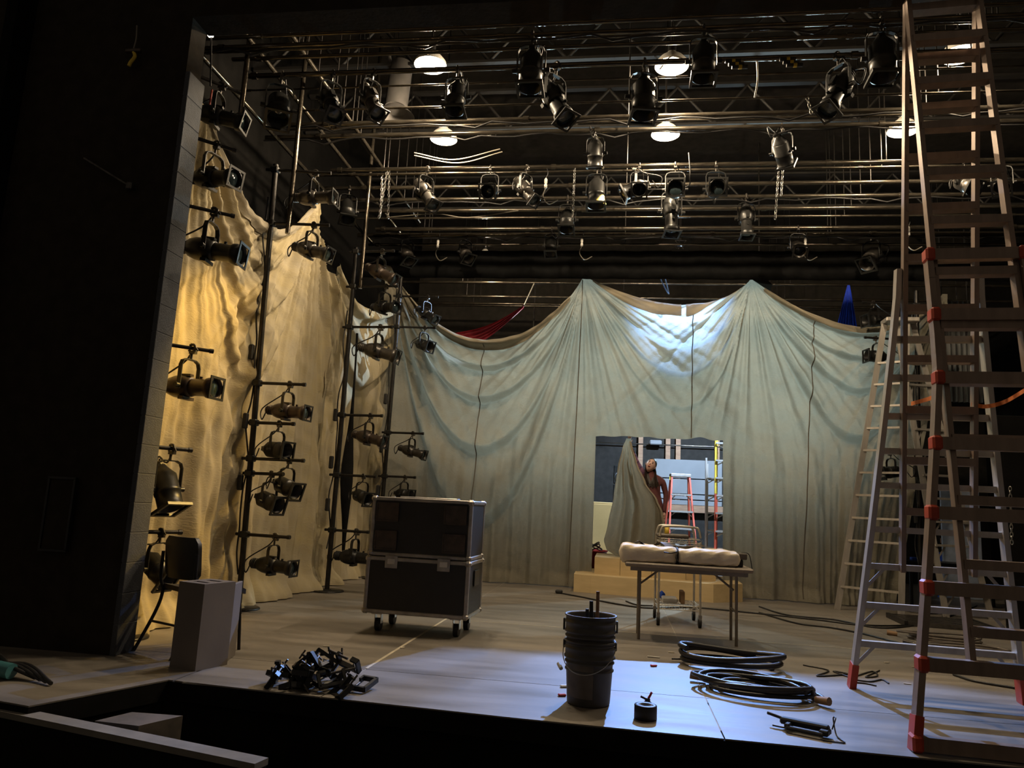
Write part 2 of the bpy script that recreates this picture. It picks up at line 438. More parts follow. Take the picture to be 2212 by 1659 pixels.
# ================================================================== canvas drops
def smooth01(x):
    x = np.clip(x, 0, 1); return x * x * (3 - 2 * x)
class Drape:
    """a cloth hung from peaks: hem sags between them, pleats fan out of each peak, pockets hang in the sags"""
    def __init__(s, peaks, spans, pleat, floor_fold=0.03, seed=0, kf=9.0, wob=1.0):
        s.wob = wob
        s.pk = peaks; s.sp = spans; s.pl = pleat; s.ff = floor_fold; s.seed = seed; s.kf = kf
    def span(s, q):
        q = np.asarray(q, float)
        chord = np.zeros_like(q); shape = np.zeros_like(q); sag = np.zeros_like(q); idx = np.zeros(q.shape, int)
        for i, (sg, um, p, amp, pock) in enumerate(s.sp):
            (a, za), (b, zb) = s.pk[i], s.pk[i + 1]
            lo = -1e9 if i == 0 else a; hi = 1e9 if i == len(s.sp) - 1 else b
            m = (q >= lo) & (q <= hi)
            u = np.clip((q - a) / (b - a), 0, 1)
            k = math.log(.5) / math.log(um); uu = u ** k
            sh = np.clip(4 * uu * (1 - uu), 0, 1) ** p
            chord = np.where(m, za + (zb - za) * u, chord); shape = np.where(m, sh, shape)
            sag = np.where(m, sg, sag); idx = np.where(m, i, idx)
        return chord, shape, sag, idx
    def hem(s, q):
        c, sh, sg, i = s.span(q); return c - sg * sh
    def disp(s, q, z):
        q = np.asarray(q, float); z = np.asarray(z, float)
        c, sh, sg, idx = s.span(q)
        w = (c - z) / np.maximum(sh, 0.03)
        d = np.zeros_like(z)
        for i, (sg_, um, p, amp, pock) in enumerate(s.sp):
            m = idx == i
            f = np.zeros_like(z)
            for j, (w0, w1) in enumerate(zip(pock, pock[1:])):
                t = (w - w0) / (w1 - w0)
                v = np.where(t < .80, smooth01(t / .80) ** .9, 1 - smooth01((t - .80) / .20))
                f = np.where((t >= 0) & (t < 1), v, f)
            fade = smooth01(z / 0.9)
            d = d + np.where(m, amp * np.clip(sh, 0, 1) ** .8 * f * fade, 0)
            # soft swag ripples
            d = d + np.where(m, amp * .16 * sh * np.sin(w * 9.0 + i) * np.exp(-w / 3.0), 0)
        for j, (a, za) in enumerate(s.pk):
            N, A, L = s.pl[j]
            dx = q - a; dz = np.maximum(za - z, 0.001)
            r = np.hypot(dx, dz); an = np.arctan2(dx, dz)
            ph = 1.7 * j + s.seed
            win = np.clip(np.cos(np.clip(an / 1.25, -1, 1) * math.pi / 2), 0, 1) ** .6
            rg = lambda th: 1.15 - 1.8 * np.abs(np.sin(th / 2)) ** .75
            pl = rg(N * an + ph + 1.3 * np.sin(3 * an + ph)) + .6 * rg(2.35 * N * an + 2 * ph + 1.2 * np.sin(5 * an)) + .25 * np.sin(5.1 * N * an + ph)
            d = d + A * np.clip(r / .7, 0, 1) * np.exp(-np.maximum(r - .8, 0) / L) * win * pl
            d = d + .06 * np.exp(-(r / .28) ** 2)          # gathered knot stands out
        low = smooth01((3.2 - z) / 2.6)
        k = s.kf
        d = d + s.ff * low * (np.sin(q * k + s.seed + .5 * s.wob * np.sin(z * 1.1)) + .6 * np.sin(q * k * 2.2 + 1.3 + .7 * s.wob * np.sin(z * .9 + q)) + .35 * np.sin(q * k * 4.7 + z * .5 * s.wob))
        d = d + s.wob * .010 * np.sin(q * 3.1 + z * 4.3) * np.sin(z * 5.7 - q * 2.2) + .006 * np.sin(q * 13 + z * 9 + 2 * np.sin(z * 3)) * np.sin(z * 15 - q * 6)
        d = d + .10 * smooth01((.22 - z) / .22) * (.5 + .5 * np.sin(q * 7 + 1))     # pools a little at the floor
        return d

def drape_mesh(name, dr, q, zrows_top, zrows_bot, zsplit, zbot, mp, material, hole=None, parent=None):
    q = np.array(q); h = dr.hem(q)
    t1 = np.linspace(0, 1, zrows_top); t2 = np.linspace(0, 1, zrows_bot + 1)[1:]
    zs = zsplit(q) if callable(zsplit) else np.full_like(q, zsplit)
    Z = np.vstack([h[None, :] + (zs - h)[None, :] * t1[:, None], zs[None, :] + (zbot - zs)[None, :] * t2[:, None]])
    Q = np.broadcast_to(q, Z.shape)
    D = dr.disp(Q, Z)
    X, Y, ZZ = mp(Q, D, Z)
    nr_, nc = Z.shape
    vs = np.stack([X, Y, ZZ], -1).reshape(-1, 3)
    i = np.arange(nr_ - 1)[:, None] * nc + np.arange(nc - 1)[None, :]
    F = np.stack([i, i + 1, i + nc + 1, i + nc], -1)
    if hole is not None:
        qm = (q[1:] + q[:-1]) / 2
        keep = np.ones((nr_ - 1, nc - 1), bool)
        keep[zrows_top - 1:, (qm > hole[0]) & (qm < hole[1])] = False
        F = F[keep]
    F = F.reshape(-1, 4)
    me = bpy.data.meshes.new(name)
    me.from_pydata(vs.tolist(), [], F.tolist())
    me.polygons.foreach_set('use_smooth', [True] * len(me.polygons))
    me.materials.append(material); me.update()
    return link(name, me, parent)

# ---- the upstage drop with the doorway cut into it
UY = 11.70
up = Drape([(-3.72, 4.88), (-0.65, 4.86), (1.95, 4.84), (4.72, 4.62)],
           [(1.10, .50, .85, .20, [1.0, 1.20, 1.60, 2.12, 2.95, 4.1]),
            (0.43, .60, .80, .085, [.30, .72, 1.15, 1.6, 2.15]),
            (0.62, .58, .80, .15, [.55, .78, 1.15, 1.65, 2.4])],
           [(15, .060, 2.6), (15, .078, 2.8), (15, .074, 2.6), (13, .062, 2.4)], .040, 0.4, 9.0, .3)
def up_map(Q, D, Z):
    X = Q - np.maximum(0, Q - 2.9) * .46 * np.clip(1 - Z / 4.4, 0, 1)
    return X, UY - D - np.maximum(0, -Q - 3.2) * .8, Z
qs = np.linspace(-3.80, 4.80, 480)
for v in (-0.37, 1.55):
    qs[np.argmin(abs(qs - v))] = v
def door_top(q):
    return 2.305 + .010 * np.sin(q * 3.4 + .6) + .007 * np.sin(q * 17) + .04 * np.exp(-((q - 1.2) / .16) ** 2)
drop = thing('canvas_drop', 'huge swagged canvas drop with a doorway cut in it across the back', 'drop', (0, UY, 0))
body = drape_mesh('canvas_sheet', up, qs, 170, 130, door_top, 0.012, lambda Q, D, Z: (lambda a: (a[0], a[1] - UY, a[2]))(up_map(Q, D, Z)), M['canvas'], (-0.37, 1.55), drop)
def up_strip(name, q0, q1, n, zf0, zf1, rows, off, material):
    q = np.linspace(q0, q1, n)
    t = np.linspace(0, 1, rows)
    Z = zf0(q)[None, :] + (zf1(q) - zf0(q))[None, :] * t[:, None]
    Q = np.broadcast_to(q, Z.shape)
    D = up.disp(Q, Z) + off
    X, Y, ZZ = up_map(Q, D, Z)
    P = [[(X[j, i], Y[j, i] - UY, ZZ[j, i]) for i in range(n)] for j in range(rows)]
    return MB().grid(P).build(name, material, drop)
hm = up.hem
# hem turned down over the front: torn in the middle of the centre swag
up_strip('turned_hem', -3.5, -0.85, 90, lambda q: hm(q) + .004, lambda q: hm(q) - .06 - .09 * np.sin((q + 3.5) / 2.65 * math.pi), 8, .014, M['canvas2'])
up_strip('turned_hem', -0.50, 0.90, 60, lambda q: hm(q) + .004, lambda q: hm(q) - .02 - .19 * np.sin(np.clip((q + .5) / 1.7, 0, 1) * math.pi * .75), 8, .016, M['canvas2'])
up_strip('turned_hem', 0.97, 1.80, 40, lambda q: hm(q) + .004, lambda q: hm(q) - .21 + .20 * smooth01((q - .98) / .5), 8, .016, M['canvas2'])
up_strip('turned_hem', 2.15, 4.55, 80, lambda q: hm(q) + .004, lambda q: hm(q) - .05 - .07 * np.sin((q - 2.15) / 2.4 * math.pi), 8, .014, M['canvas2'])
def up_seam(qf, z0, z1, n=110, r=.008):
    zz = np.linspace(z0, z1, n); q = qf(zz)
    D = up.disp(q, zz) + .004
    X, Y, Z = up_map(q, D, zz)
    MB().tube([(X[i], Y[i] - UY, Z[i]) for i in range(n)], r, 5).build('seam', M['seam'], drop)
up_seam(lambda z: 1.08 + 0 * z, 4.40, 2.33)
up_seam(lambda z: -0.66 + .06 * np.sin(z) * 0 - (4.8 - z) * .012, 4.80, 0.05)
up_seam(lambda z: -2.20 - .02 * (4 - z), 3.72, 1.0)
up_seam(lambda z: 2.88 + .05 * (z - 4), 4.20, 0.05)
# black straps tying the peaks to the pipe above
for x in (-0.62, 1.97):
    MB().rbox((x, -.16, 4.93), (.11, .07, .22), .01).build('tie_strap', M['velour'], drop)

# ---- canvas along the left wing
WXC = -3.86
lw = Drape([(5.86, 4.60), (8.50, 4.86), (11.9, 5.3)],
           [(0.73, .53, 1.15, .07, [.6, .85, 1.25, 1.8, 2.5]), (1.10, .42, .8, .05, [1.0, 1.3, 2.0])],
           [(15, .055, 1.8), (24, .060, 3.8), (8, .02, 1.0)], .048, 2.1, 7.5, .25)
def lw_map(Q, D, Z):
    # gathered line of puckers low in the big swag
    pk = np.exp(-((Q - 7.15 + .12 * (Z - 2)) / .10) ** 2) * smooth01((3.6 - Z) / .5)
    D = D - .05 * pk * (1 + .6 * np.sin(Z * 13)) + .022 * np.exp(-((Q - 6.85) / .25) ** 2) * np.sin(Z * 8 + Q * 9) * smooth01((3.4 - Z) / .6)
    return WXC + D + .10 * smooth01((.35 - Z) / .35), Q + 0 * D, Z
ql = np.linspace(5.25, 9.95, 360)
wing = thing('wing_canvas', 'tall cream canvas swagged along the left wing behind the lighting booms', 'drop', (WXC, 7.5, 0))
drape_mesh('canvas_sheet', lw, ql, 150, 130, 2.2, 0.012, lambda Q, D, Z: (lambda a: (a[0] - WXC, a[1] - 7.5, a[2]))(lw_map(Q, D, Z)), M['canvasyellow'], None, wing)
qh = np.linspace(5.9, 8.3, 90); zh = lw.hem(qh)
rows = []
for t in np.linspace(0, 1, 7):
    z = zh + .004 - t * (.07 + .06 * np.sin((qh - 5.9) / 2.4 * math.pi))
    X, Y, Z = lw_map(qh, lw.disp(qh, z) + .018, z)
    rows.append([(X[i] - WXC, Y[i] - 7.5, Z[i]) for i in range(len(qh))])
MB().grid(rows).build('turned_hem', M['canvas2'], wing)

cw = Drape([(9.15, 4.45), (12.1, 5.0)], [(0.72, .50, .8, .12, [.6, .95, 1.4, 2.0])], [(10, .04, 1.5), (14, .04, 1.8)], .05, 4.0, 8.0)
corner = thing('corner_canvas', 'short canvas swag between the wing canvas and the back drop', 'drop', (-3.98, 10.5, 0))
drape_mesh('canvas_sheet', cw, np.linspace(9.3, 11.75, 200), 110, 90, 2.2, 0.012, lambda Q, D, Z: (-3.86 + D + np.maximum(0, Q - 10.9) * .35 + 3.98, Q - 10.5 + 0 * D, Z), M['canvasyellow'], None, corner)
# black tab of cloth hanging by the third boom
b0 = (-3.699, 9.900, 3.454); b1 = (-3.633, 9.900, 0.455)
pts = []
for k in range(14):
    t = k / 13; z = b0[2] + (b1[2] - b0[2]) * t; w = .02 + .09 * math.exp(-((t - .68) / .2) ** 2)
    x = b0[0] + (b1[0] - b0[0]) * t
    pts.append([(x - w, 0.02 * math.sin(t * 9), z), (x, -.02, z), (x + w * .6, .01, z)])
tag(MB().grid(pts).build('black_tie', M['velour'], None, (0, 9.9, 0)), 'narrow black strip of cloth hanging in front of the wing canvas', 'cloth')

# ---- black masking border above the back drop, and side masking
bx_ = np.linspace(-4.3, 7.3, 160)
MBb = []
for z in np.linspace(5.24, 4.775, 6):
    MBb.append([(x, 11.50 + .012 * math.sin(x * 9) + .006 * math.sin(x * 23 + z * 3), z) for x in bx_])
tag(MB().grid(MBb).build('masking_border', M['velour']), 'black cloth border stretched across above the canvas drop', 'border')
wing_blk = []
for z in np.linspace(5.2, .05, 10):
    wing_blk.append([(6.3 + .08 * math.sin(y * 14) , y, z) for y in np.linspace(8.2, 11.9, 120)])
tag(MB().grid(wing_blk).build('masking_curtain', M['velour']), 'black pleated masking curtain along the right wing', 'curtain')

# ---- red and blue silks hung behind the drop
P = []
a, b = Vector((-1.86, 13.62, 4.90)), Vector((-3.25, 13.5, 4.12))
for k in range(24):
    t = k / 23; c = a.lerp(b, t) + Vector((0, 0, -.16 * math.sin(t * math.pi)))
    wd = .03 + .17 * math.sin(min(t * 1.1, 1) * math.pi / 2)
    P.append([c + Vector((.3 * wd * (u - 6) / 6 + .0, -.05 * math.sin(u * 2.1), wd * (u - 6) / 6)) for u in range(13)])
tag(MB().grid(P).build('red_silk', M['redcloth']), 'red aerial silk slung above the left swag of the back drop', 'cloth')
MB().cyl((-1.86, 13.62, 4.90), (-1.70, 13.73, 5.38), .012, n=6).build('silk_tie', M['chrome'], bpy.data.objects['red_silk'])
P = []
for k in range(22):
    t = k / 21; z = 5.39 - 1.7 * t
    wd = .02 + .32 * t
    P.append([Vector((4.0 - .12 * t + wd * (u - 12) / 12, 13.72 - .05 * math.sin(u * 1.9) * min(1, t * 2 + .2), z)) for u in range(25)])
tag(MB().grid(P).build('blue_silk', M['bluecloth']), 'blue silk hanging in folds above the right swag of the back drop', 'cloth')

# ================================================================== stage lights
S = 0.80
def sc(prof):
    return [(r * S, h * S) for r, h in prof]
def frame_ring(mb, x, half, w, th):
    for (cy_, cz, dy, dz) in ((0, half - w / 2, 2 * half, w), (0, -half + w / 2, 2 * half, w), (half - w / 2, 0, w, 2 * half - 2 * w), (-half + w / 2, 0, w, 2 * half - 2 * w)):
        mb.box((x, cy_, cz), (th, dy, dz))
    return mb
def yoke_mb(half, hgt):
    y = MB()
    for sgn in (-1, 1):
        pts = [(0, sgn * half, -.02), (0, sgn * half, hgt * .75), (0, sgn * half * .86, hgt * .92), (0, sgn * half * .5, hgt)]
        for p, q in zip(pts, pts[1:]):
            p = Vector(p); q = Vector(q); c = (p + q) / 2; L = (q - p).length
            an = math.atan2(q.y - p.y, q.z - p.z)
            y.box(c, (.038 * S, .008, L + .006), Matrix.Rotation(-an, 3, 'X'))
        y.cyl((0, sgn * half, 0), (0, sgn * (half + .035), 0), .018, n=8)
    y.box((0, 0, hgt), (.038 * S, half * 1.05, .008))
    return y
def clamp_mb(h0, h1):
    c = MB()
    c.cyl((0, 0, h0), (0, 0, h1 - .03), .010, n=6)
    pts = [(.028 * math.cos(t), 0, h1 + .028 * math.sin(t)) for t in np.linspace(-2.6, 2.4, 9)]
    c.tube(pts, .011, 5)
    c.box((.012, 0, h1 - .032), (.05, .03, .022))
    c.cyl((.05, 0, h1 - .02), (.03, 0, h1 + .005), .007, n=5)
    return c
HANG = .36 * S
def build_types():
    T = {}
    for key, m_ in (('ers', 'fix'), ('ersbrown', 'fixbrown'), ('ersgrey', 'fixgrey')):
        cap = MB().lathe(sc([(0, -.30), (.050, -.30), (.055, -.285), (.055, -.215), (.062, -.2), (.062, -.18)]), 'X', 14)
        for k in range(3):
            cap.lathe(sc([(.055, -.28 + k * .025), (.066, -.276 + k * .025), (.066, -.270 + k * .025), (.055, -.266 + k * .025)]), 'X', 14)
        bd = MB().lathe(sc([(.058, -.20), (.080, -.18), (.100, -.12), (.106, -.06), (.104, -.01), (.088, .02), (.088, .05), (.0, .05)]), 'X', 18)
        bd.box((-.03 * S, 0, .108 * S), (.12 * S, .05 * S, .02 * S))
        bd.box((.0, 0, -.105 * S), (.05 * S, .16 * S, .03 * S))
        ba = MB().lathe(sc([(.074, .04), (.078, .05), (.078, .20), (.092, .215), (.096, .23), (.096, .30), (.088, .30), (.086, .25)]), 'X', 18)
        ba.cyl((.13 * S, 0, .078 * S), (.13 * S, 0, .10 * S), .012, n=6)
        ln = MB().lathe(sc([(.087, .262), (.06, .274), (0, .28)]), 'X', 16)
        gf = frame_ring(MB(), .308 * S, .105 * S, .022 * S, .008)
        T[key] = [('lamp_cap', cap, 'rubber' if m_ == 'fix' else m_, 1), ('housing', bd, m_, 1), ('lens_barrel', ba, m_, 1), ('lens', ln, 'lens', 1), ('gel_frame', gf, 'fix', 1),
                  ('yoke', yoke_mb(.125 * S, .25 * S), 'fix', 0), ('clamp', clamp_mb(.25 * S, HANG), 'fixgrey', 0)]
    for key, m_ in (('par', 'fix'), ('pargrey', 'fixgrey'), ('parbrown', 'fixbrown')):
        cap = MB().lathe(sc([(0, -.235), (.035, -.235), (.045, -.21), (.075, -.165), (.1, -.13), (.104, -.115)]), 'X', 16)
        cap.box((-.22 * S, 0, 0), (.04 * S, .06 * S, .06 * S))
        bd = MB().lathe(sc([(.100, -.125), (.108, -.12), (.108, .02), (.114, .025), (.114, .05), (.108, .055), (.108, .17), (.115, .175), (.115, .185), (.100, .185), (.098, .02), (.0, -.03)]), 'X', 20)
        gf = frame_ring(MB(), .20 * S, .128 * S, .024 * S, .02)
        ln = MB().lathe(sc([(.098, .06), (.06, .085), (0, .095)]), 'X', 16)
        T[key] = [('lamp_cap', cap, m_, 1), ('housing', bd, m_, 1), ('lens', ln, 'lens', 1), ('gel_frame', gf, 'fix', 1),
                  ('yoke', yoke_mb(.132 * S, .25 * S), 'fix', 0), ('clamp', clamp_mb(.25 * S, HANG), 'fixgrey', 0)]
    return {k: [(n, mb.mesh(n, M[m_]), tl) for n, mb, m_, tl in v] for k, v in T.items()}
TYPES = build_types()
def fixture(kind, label, centre, yaw, tilt, group, scale=1.0, cable=True):
    """centre: middle of the housing; yaw 0 points stage right (+X), tilt > 0 points the nose down"""
    c = Vector(centre)
    name = {'e': 'ellipsoidal_spotlight', 'p': 'par_can'}[kind[0]]
    t = thing(name, label, 'stage light', (c.x, c.y, c.z + HANG * scale), R(yaw), group)
    t.scale = (scale,) * 3
    for n, me, tl in TYPES[kind]:
        o = link(n, me, t, (0, 0, -HANG), (0, R(tilt), 0) if tl else (0, 0, 0))
    if cable:
        tail = Matrix.Rotation(R(tilt), 3, 'Y') @ Vector((-.24, 0, 0)) + Vector((0, 0, -HANG))
        pts = bez([tail, tail + Vector((-.07, .03, -.10)), tail + Vector((-.10, .06, .02)), Vector((-.10, .05, -.10)), Vector((-.02, .03, -.02))], 5)
        MB().tube(pts, .007, 5).build('power_cable', M['cable'], t)
    return t

# ---- vertical light booms in the left wing
def boom(label, base, top_z, arms, lean=(0, 0), material='darkpipe', base_plate=True):
    """arms: list of (height, x from, x to, sideways y) measured from the pipe"""
    t = thing('lighting_boom', label, 'boom', (base[0], base[1], 0), 0, 'booms in the left wing')
    top = Vector((lean[0], lean[1], top_z))
    zt = max([top_z] + [a[0] + .06 for a in arms]); top = Vector((lean[0] * zt / top_z, lean[1] * zt / top_z, zt))
    MB().cyl((0, 0, .02), top, .030, n=12).build('upright_pipe', M[material], t)
    if base_plate:
        MB().lathe([(0, .03), (.05, .03), (.055, .022), (.20, .02), (.21, .012), (.21, 0)], 'Z', 20).build('base_plate', M[material], t)
    top_z2 = max([top_z] + [a[0] + .05 for a in arms])
    for (z, dx, dy) in arms:
        k = z / top_z; ox, oy = lean[0] * k, lean[1] * k
        sg = 1 if dx > 0 else -1
        d = Vector((dx, dy, 0)).normalized()
        p = Vector((ox, oy, z)) - d * .10; q = Vector((ox + dx, oy + dy, z)) + d * .16
        a = MB().cyl(p, q, .0165, n=8)
        a.cyl(q - d * .02, q + d * .012, .021, n=8)
        a.build('cross_arm', M[material], t)
        MB().rbox((ox, oy, z), (.085, .085, .065), .01).build('pipe_clamp', M['fix'], t)
    # cable running down the pipe with plugs
    pts = []
    zz = top_z - .2; i = 0
    while zz > .3:
        k = zz / top_z
        pts.append((lean[0] * k - .045 - .02 * math.sin(i * 1.3), lean[1] * k - .02 + .03 * math.sin(i * 2.1), zz)); zz -= .22; i += 1
    MB().tube(bez(pts, 4), .009, 5).build('loom_cable', M['cable'], t)
    for k, f in enumerate((.28, .42, .58)):
        z = top_z * f
        MB().rbox((lean[0] * f - .07, lean[1] * f - .05, z), (.05, .05, .16), .01).build('plug_box', M['rubber'], t)
    return t
gB = 'lights on the left booms'
BOOMS = [
    ('black lighting boom hidden behind the block wall end', (-3.788, 5.573, 0.000), 4.75, (-.02, -.05), [
        ('ers', 'dark spotlight at the very top of the boom beside the block wall', (-3.613, 5.750, 4.439), 8, 12, 1.05),
        ('ers', 'spotlight with greenish lens, second down beside the block wall', (-3.594, 5.750, 3.857), -14, 8, 1.1),
        ('ers', 'long dark spotlight third down beside the block wall', (-3.538, 5.750, 3.196), 6, 7, 1.22),
        ('ersbrown', 'wide spotlight hanging level halfway up the block wall', (-3.586, 5.750, 2.003), -6, 2, 1.15),
        ('par', 'can light pointing steeply down beside the block wall', (-3.661, 5.750, 1.155), -20, 62, 1.15),
        ('par', 'can light hanging low behind the black chair', (-3.664, 5.750, 0.519), -10, 35, 1.0)]),
    ('tall black lighting boom in front of the wing canvas puckers', (-3.76, 7.38, 0), 4.50, (0, -.2), [
        ('ersgrey', 'grey spotlight above the peak of the wing canvas', (-3.336, 7.250, 4.324), 0, 0, 1.0),
        ('ersgrey', 'grey spotlight under the long top arm before the canvas pleats', (-3.299, 7.250, 3.730), -12, 16, 1.0),
        ('ersbrown', 'brown spotlight on the second boom at mid height', (-3.413, 7.300, 2.007), -8, 4, 1.0),
        ('par', 'black can light right below the brown spotlight', (-3.487, 7.300, 1.606), -16, 4, .95),
        ('par', 'black can light on the longest low arm of the second boom', (-3.342, 7.300, 1.235), -18, 18, .95),
        ('par', 'black can light tucked left below the other two cans', (-3.467, 7.200, 1.084), -18, 16, .95),
        ('ers', 'glossy black spotlight lowest on the second boom', (-3.408, 7.300, 0.451), -6, 3, 1.0)]),
    ('black lighting boom left of the road case', (-3.56, 9.23, 0), 3.80, (0, 0), [
        ('ersbrown', 'brown spotlight tilted down above the third boom', (-3.189, 9.200, 4.112), -10, 26, 1.05),
        ('ers', 'spotlight with pale ring at the top arm of the third boom', (-3.101, 9.200, 3.645), -30, 8, 1.0),
        ('ersgrey', 'long grey spotlight in front of the blue-white canvas patch', (-3.134, 9.200, 3.049), -4, 14, 1.15),
        ('ersbrown', 'spotlight hanging from an arm left of the corner boom', (-3.171, 9.200, 1.926), -12, 12, 1.0),
        ('par', 'small can light just left of the road case lid', (-3.199, 9.200, 1.183), -30, 14, .9),
        ('ers', 'long spotlight half hidden by the left side of the road case', (-3.231, 9.200, 0.434), -4, 2, 1.1)]),
    ('black lighting boom in the corner behind the road case', (-3.52, 11.05, 0), 4.62, (.06, -.08), [
        ('ers', 'dark blue-lit spotlight high in the corner against the drop', (-3.022, 11.000, 4.038), -25, 30, .95),
        ('par', 'blue-black can light with a glinting top in the corner', (-3.031, 11.000, 3.545), -28, 18, .95),
        ('ersgrey', 'grey spotlight on the corner boom at head height', (-3.101, 11.000, 1.901), -12, 14, .95),
        ('par', 'can light peeking out just above the road case', (-3.175, 11.000, 1.254), -20, 6, .9)]),
]
def boom_with_lights(spec, group, boom_group=None):
    label, base, top_z, lean, lights = spec
    arms = []
    for a in lights:
        c = a[2]; z = c[2] + HANG * a[5]
        k = min(z, top_z) / top_z
        arms.append((z, c[0] - base[0] - lean[0] * k, c[1] - base[1] - lean[1] * k))
    t = boom(label, base, top_z, arms, lean)
    if boom_group:
        t['group'] = boom_group
    for a in lights:
        fixture(a[0], a[1], a[2], a[3], a[4], group, a[5])
for spec in BOOMS:
    boom_with_lights(spec, gB)
# red and white extinguisher-striped pole leaning behind the second boom
pole = thing('striped_pole', 'leaning red, white and black striped pole behind the low black spotlight', 'pole', (-3.995, 8.444, 0.000))
q0 = Vector((0, 0, 0)); q1 = Vector((-3.962, 8.300, 0.959)) - Vector((-3.995, 8.444, 0.000))
for a, b, m_ in ((0, .12, 'white'), (.12, .34, 'redbin'), (.34, .62, 'white'), (.62, .8, 'redbin'), (.8, 1.0, 'rubber')):
    MB().cyl(q0.lerp(q1, a), q0.lerp(q1, b), .035, n=10).build('band', M[m_], pole)
# orange safety line
p = Vector((-3.707, 5.750, 4.561))
tag(MB().cyl(p + V(0, 0, -.12), p + V(.01, 0, .14), .008, n=6).build('safety_line', M['orange']), 'short orange safety line above the topmost boom light', 'cord')

# ================================================================== overhead pipes and what hangs on them
PZ = 5.35
ORD = ['first', 'second', 'third', 'fourth', 'fifth', 'sixth', 'seventh', 'eighth', 'ninth', 'tenth', 'eleventh', 'twelfth', 'thirteenth', 'fourteenth', 'fifteenth', 'sixteenth', 'seventeenth', 'eighteenth', 'nineteenth', 'twentieth']
rows_ = [(5.95, 5.35, .018), (6.10, 5.35, .024), (6.18, 5.36, .014), (6.29, 5.35, .020), (6.58, 5.35, .026), (7.05, 5.48, .010), (7.28, 5.36, .012), (7.57, 5.35, .027), (7.70, 5.37, .014),
         (7.85, 5.35, .027), (8.74, 5.35, .027), (8.90, 5.36, .018), (9.29, 5.35, .026), (9.69, 5.35, .026), (10.09, 5.35, .028), (10.40, 5.36, .016), (10.82, 5.35, .032), (11.08, 5.35, .036), (11.24, 5.25, .022)]
me_pipe = {}
for i, (y, z, r) in enumerate(reversed(rows_)):
    x0 = -4.3 + .5 * random.random(); x1 = 7.0
    t = thing('lighting_pipe', 'overhead steel pipe, ' + ORD[i] + ' in front of the black border counting towards the camera', 'pipe', (0, y, z), 0, 'overhead lighting pipes')
    mb = MB().cyl((x0, 0, 0), (x1, 0, 0), r, n=10)
    mb.build('tube', M['pipe'], t)
    x = x0 + random.random()
    while x < x1:
        MB().cyl((x - .03, 0, 0), (x + .03, 0, 0), r * 1.35, n=10).build('coupling', M['pipe'], t)
        x += 2.2 + random.random() * 1.4
    if r > .022 and i % 2 == 1:
        pts = [(x0 + (x1 - x0) * k / 60, -.04 + .02 * math.sin(k * 1.7), -.045 - .025 * abs(math.sin(k * .55 + i)) - (.05 if k % 9 == 4 else 0)) for k in range(61)]
        MB().tube(pts, .011, 5).build('taped_cable', M['cable'], t)
    # hanger rods to the roof
    for xh in (-3.1, 0.0, 3.0, 6.0):
        MB().cyl((xh, 0, 0), (xh, 0, 7.5 - z), .007, n=5).build('hanger_rod', M['darkpipe'], t)
# pipes running upstage on the left, above the booms
for i, (x, z, l) in enumerate(((-3.30, 5.62, 'overhead pipe running upstage nearest the stage centre'), (-3.62, 5.45, 'overhead pipe running upstage above the second boom'), (-4.05, 5.25, 'overhead pipe running upstage along the left wall'))):
    tag(MB().cyl((x, 5.35, z), (x, 11.2, z), .024, n=10).build('lighting_pipe', M['pipe']), l, 'pipe', 'pipes running upstage')
for i, (x, y, l) in enumerate(((-3.56, 7.2, 'vertical pipe continuing up from the second boom'), (-3.66, 6.2, 'vertical pipe nearest the block wall above the canvas'), (-3.45, 9.2, 'vertical pipe rising above the third boom'))):
    tag(MB().cyl((x, y, 3.9 if i != 1 else 4.7), (x, y, 7.55), .026, n=10).build('drop_pipe', M['pipe']), l, 'pipe', 'vertical pipes on the left')
# pipes behind the drop
for i, (y, z, l) in enumerate(((13.75, 5.40, 'bright pipe just behind the drop above the centre swag'), (14.2, 5.25, 'second pipe behind the drop'), (14.9, 5.3, 'third pipe behind the drop'), (15.6, 5.45, 'farthest pipe behind the drop'))):
    t = thing('lighting_pipe', l, 'pipe', (0, y, z), 0, 'pipes behind the drop')
    MB().cyl((-4.4, 0, 0), (7.2, 0, 0), .026, n=10).build('tube', M['pipe'], t)
    for xh in (-3.1, 0.0, 3.0, 6.0):
        MB().cyl((xh, 0, 0), (xh, 0, 7.6 - z), .007, n=5).build('hanger_rod', M['darkpipe'], t)

def on_pipe(c, scale):
    """hang a light whose middle is near c from the nearest pipe"""
    y, z, r = min(rows_, key=lambda q: abs(q[0] - c[1]) + (.3 if q[2] < .02 else 0))
    k = y / c[1]
    return (c[0] * k, y, z - HANG * scale)
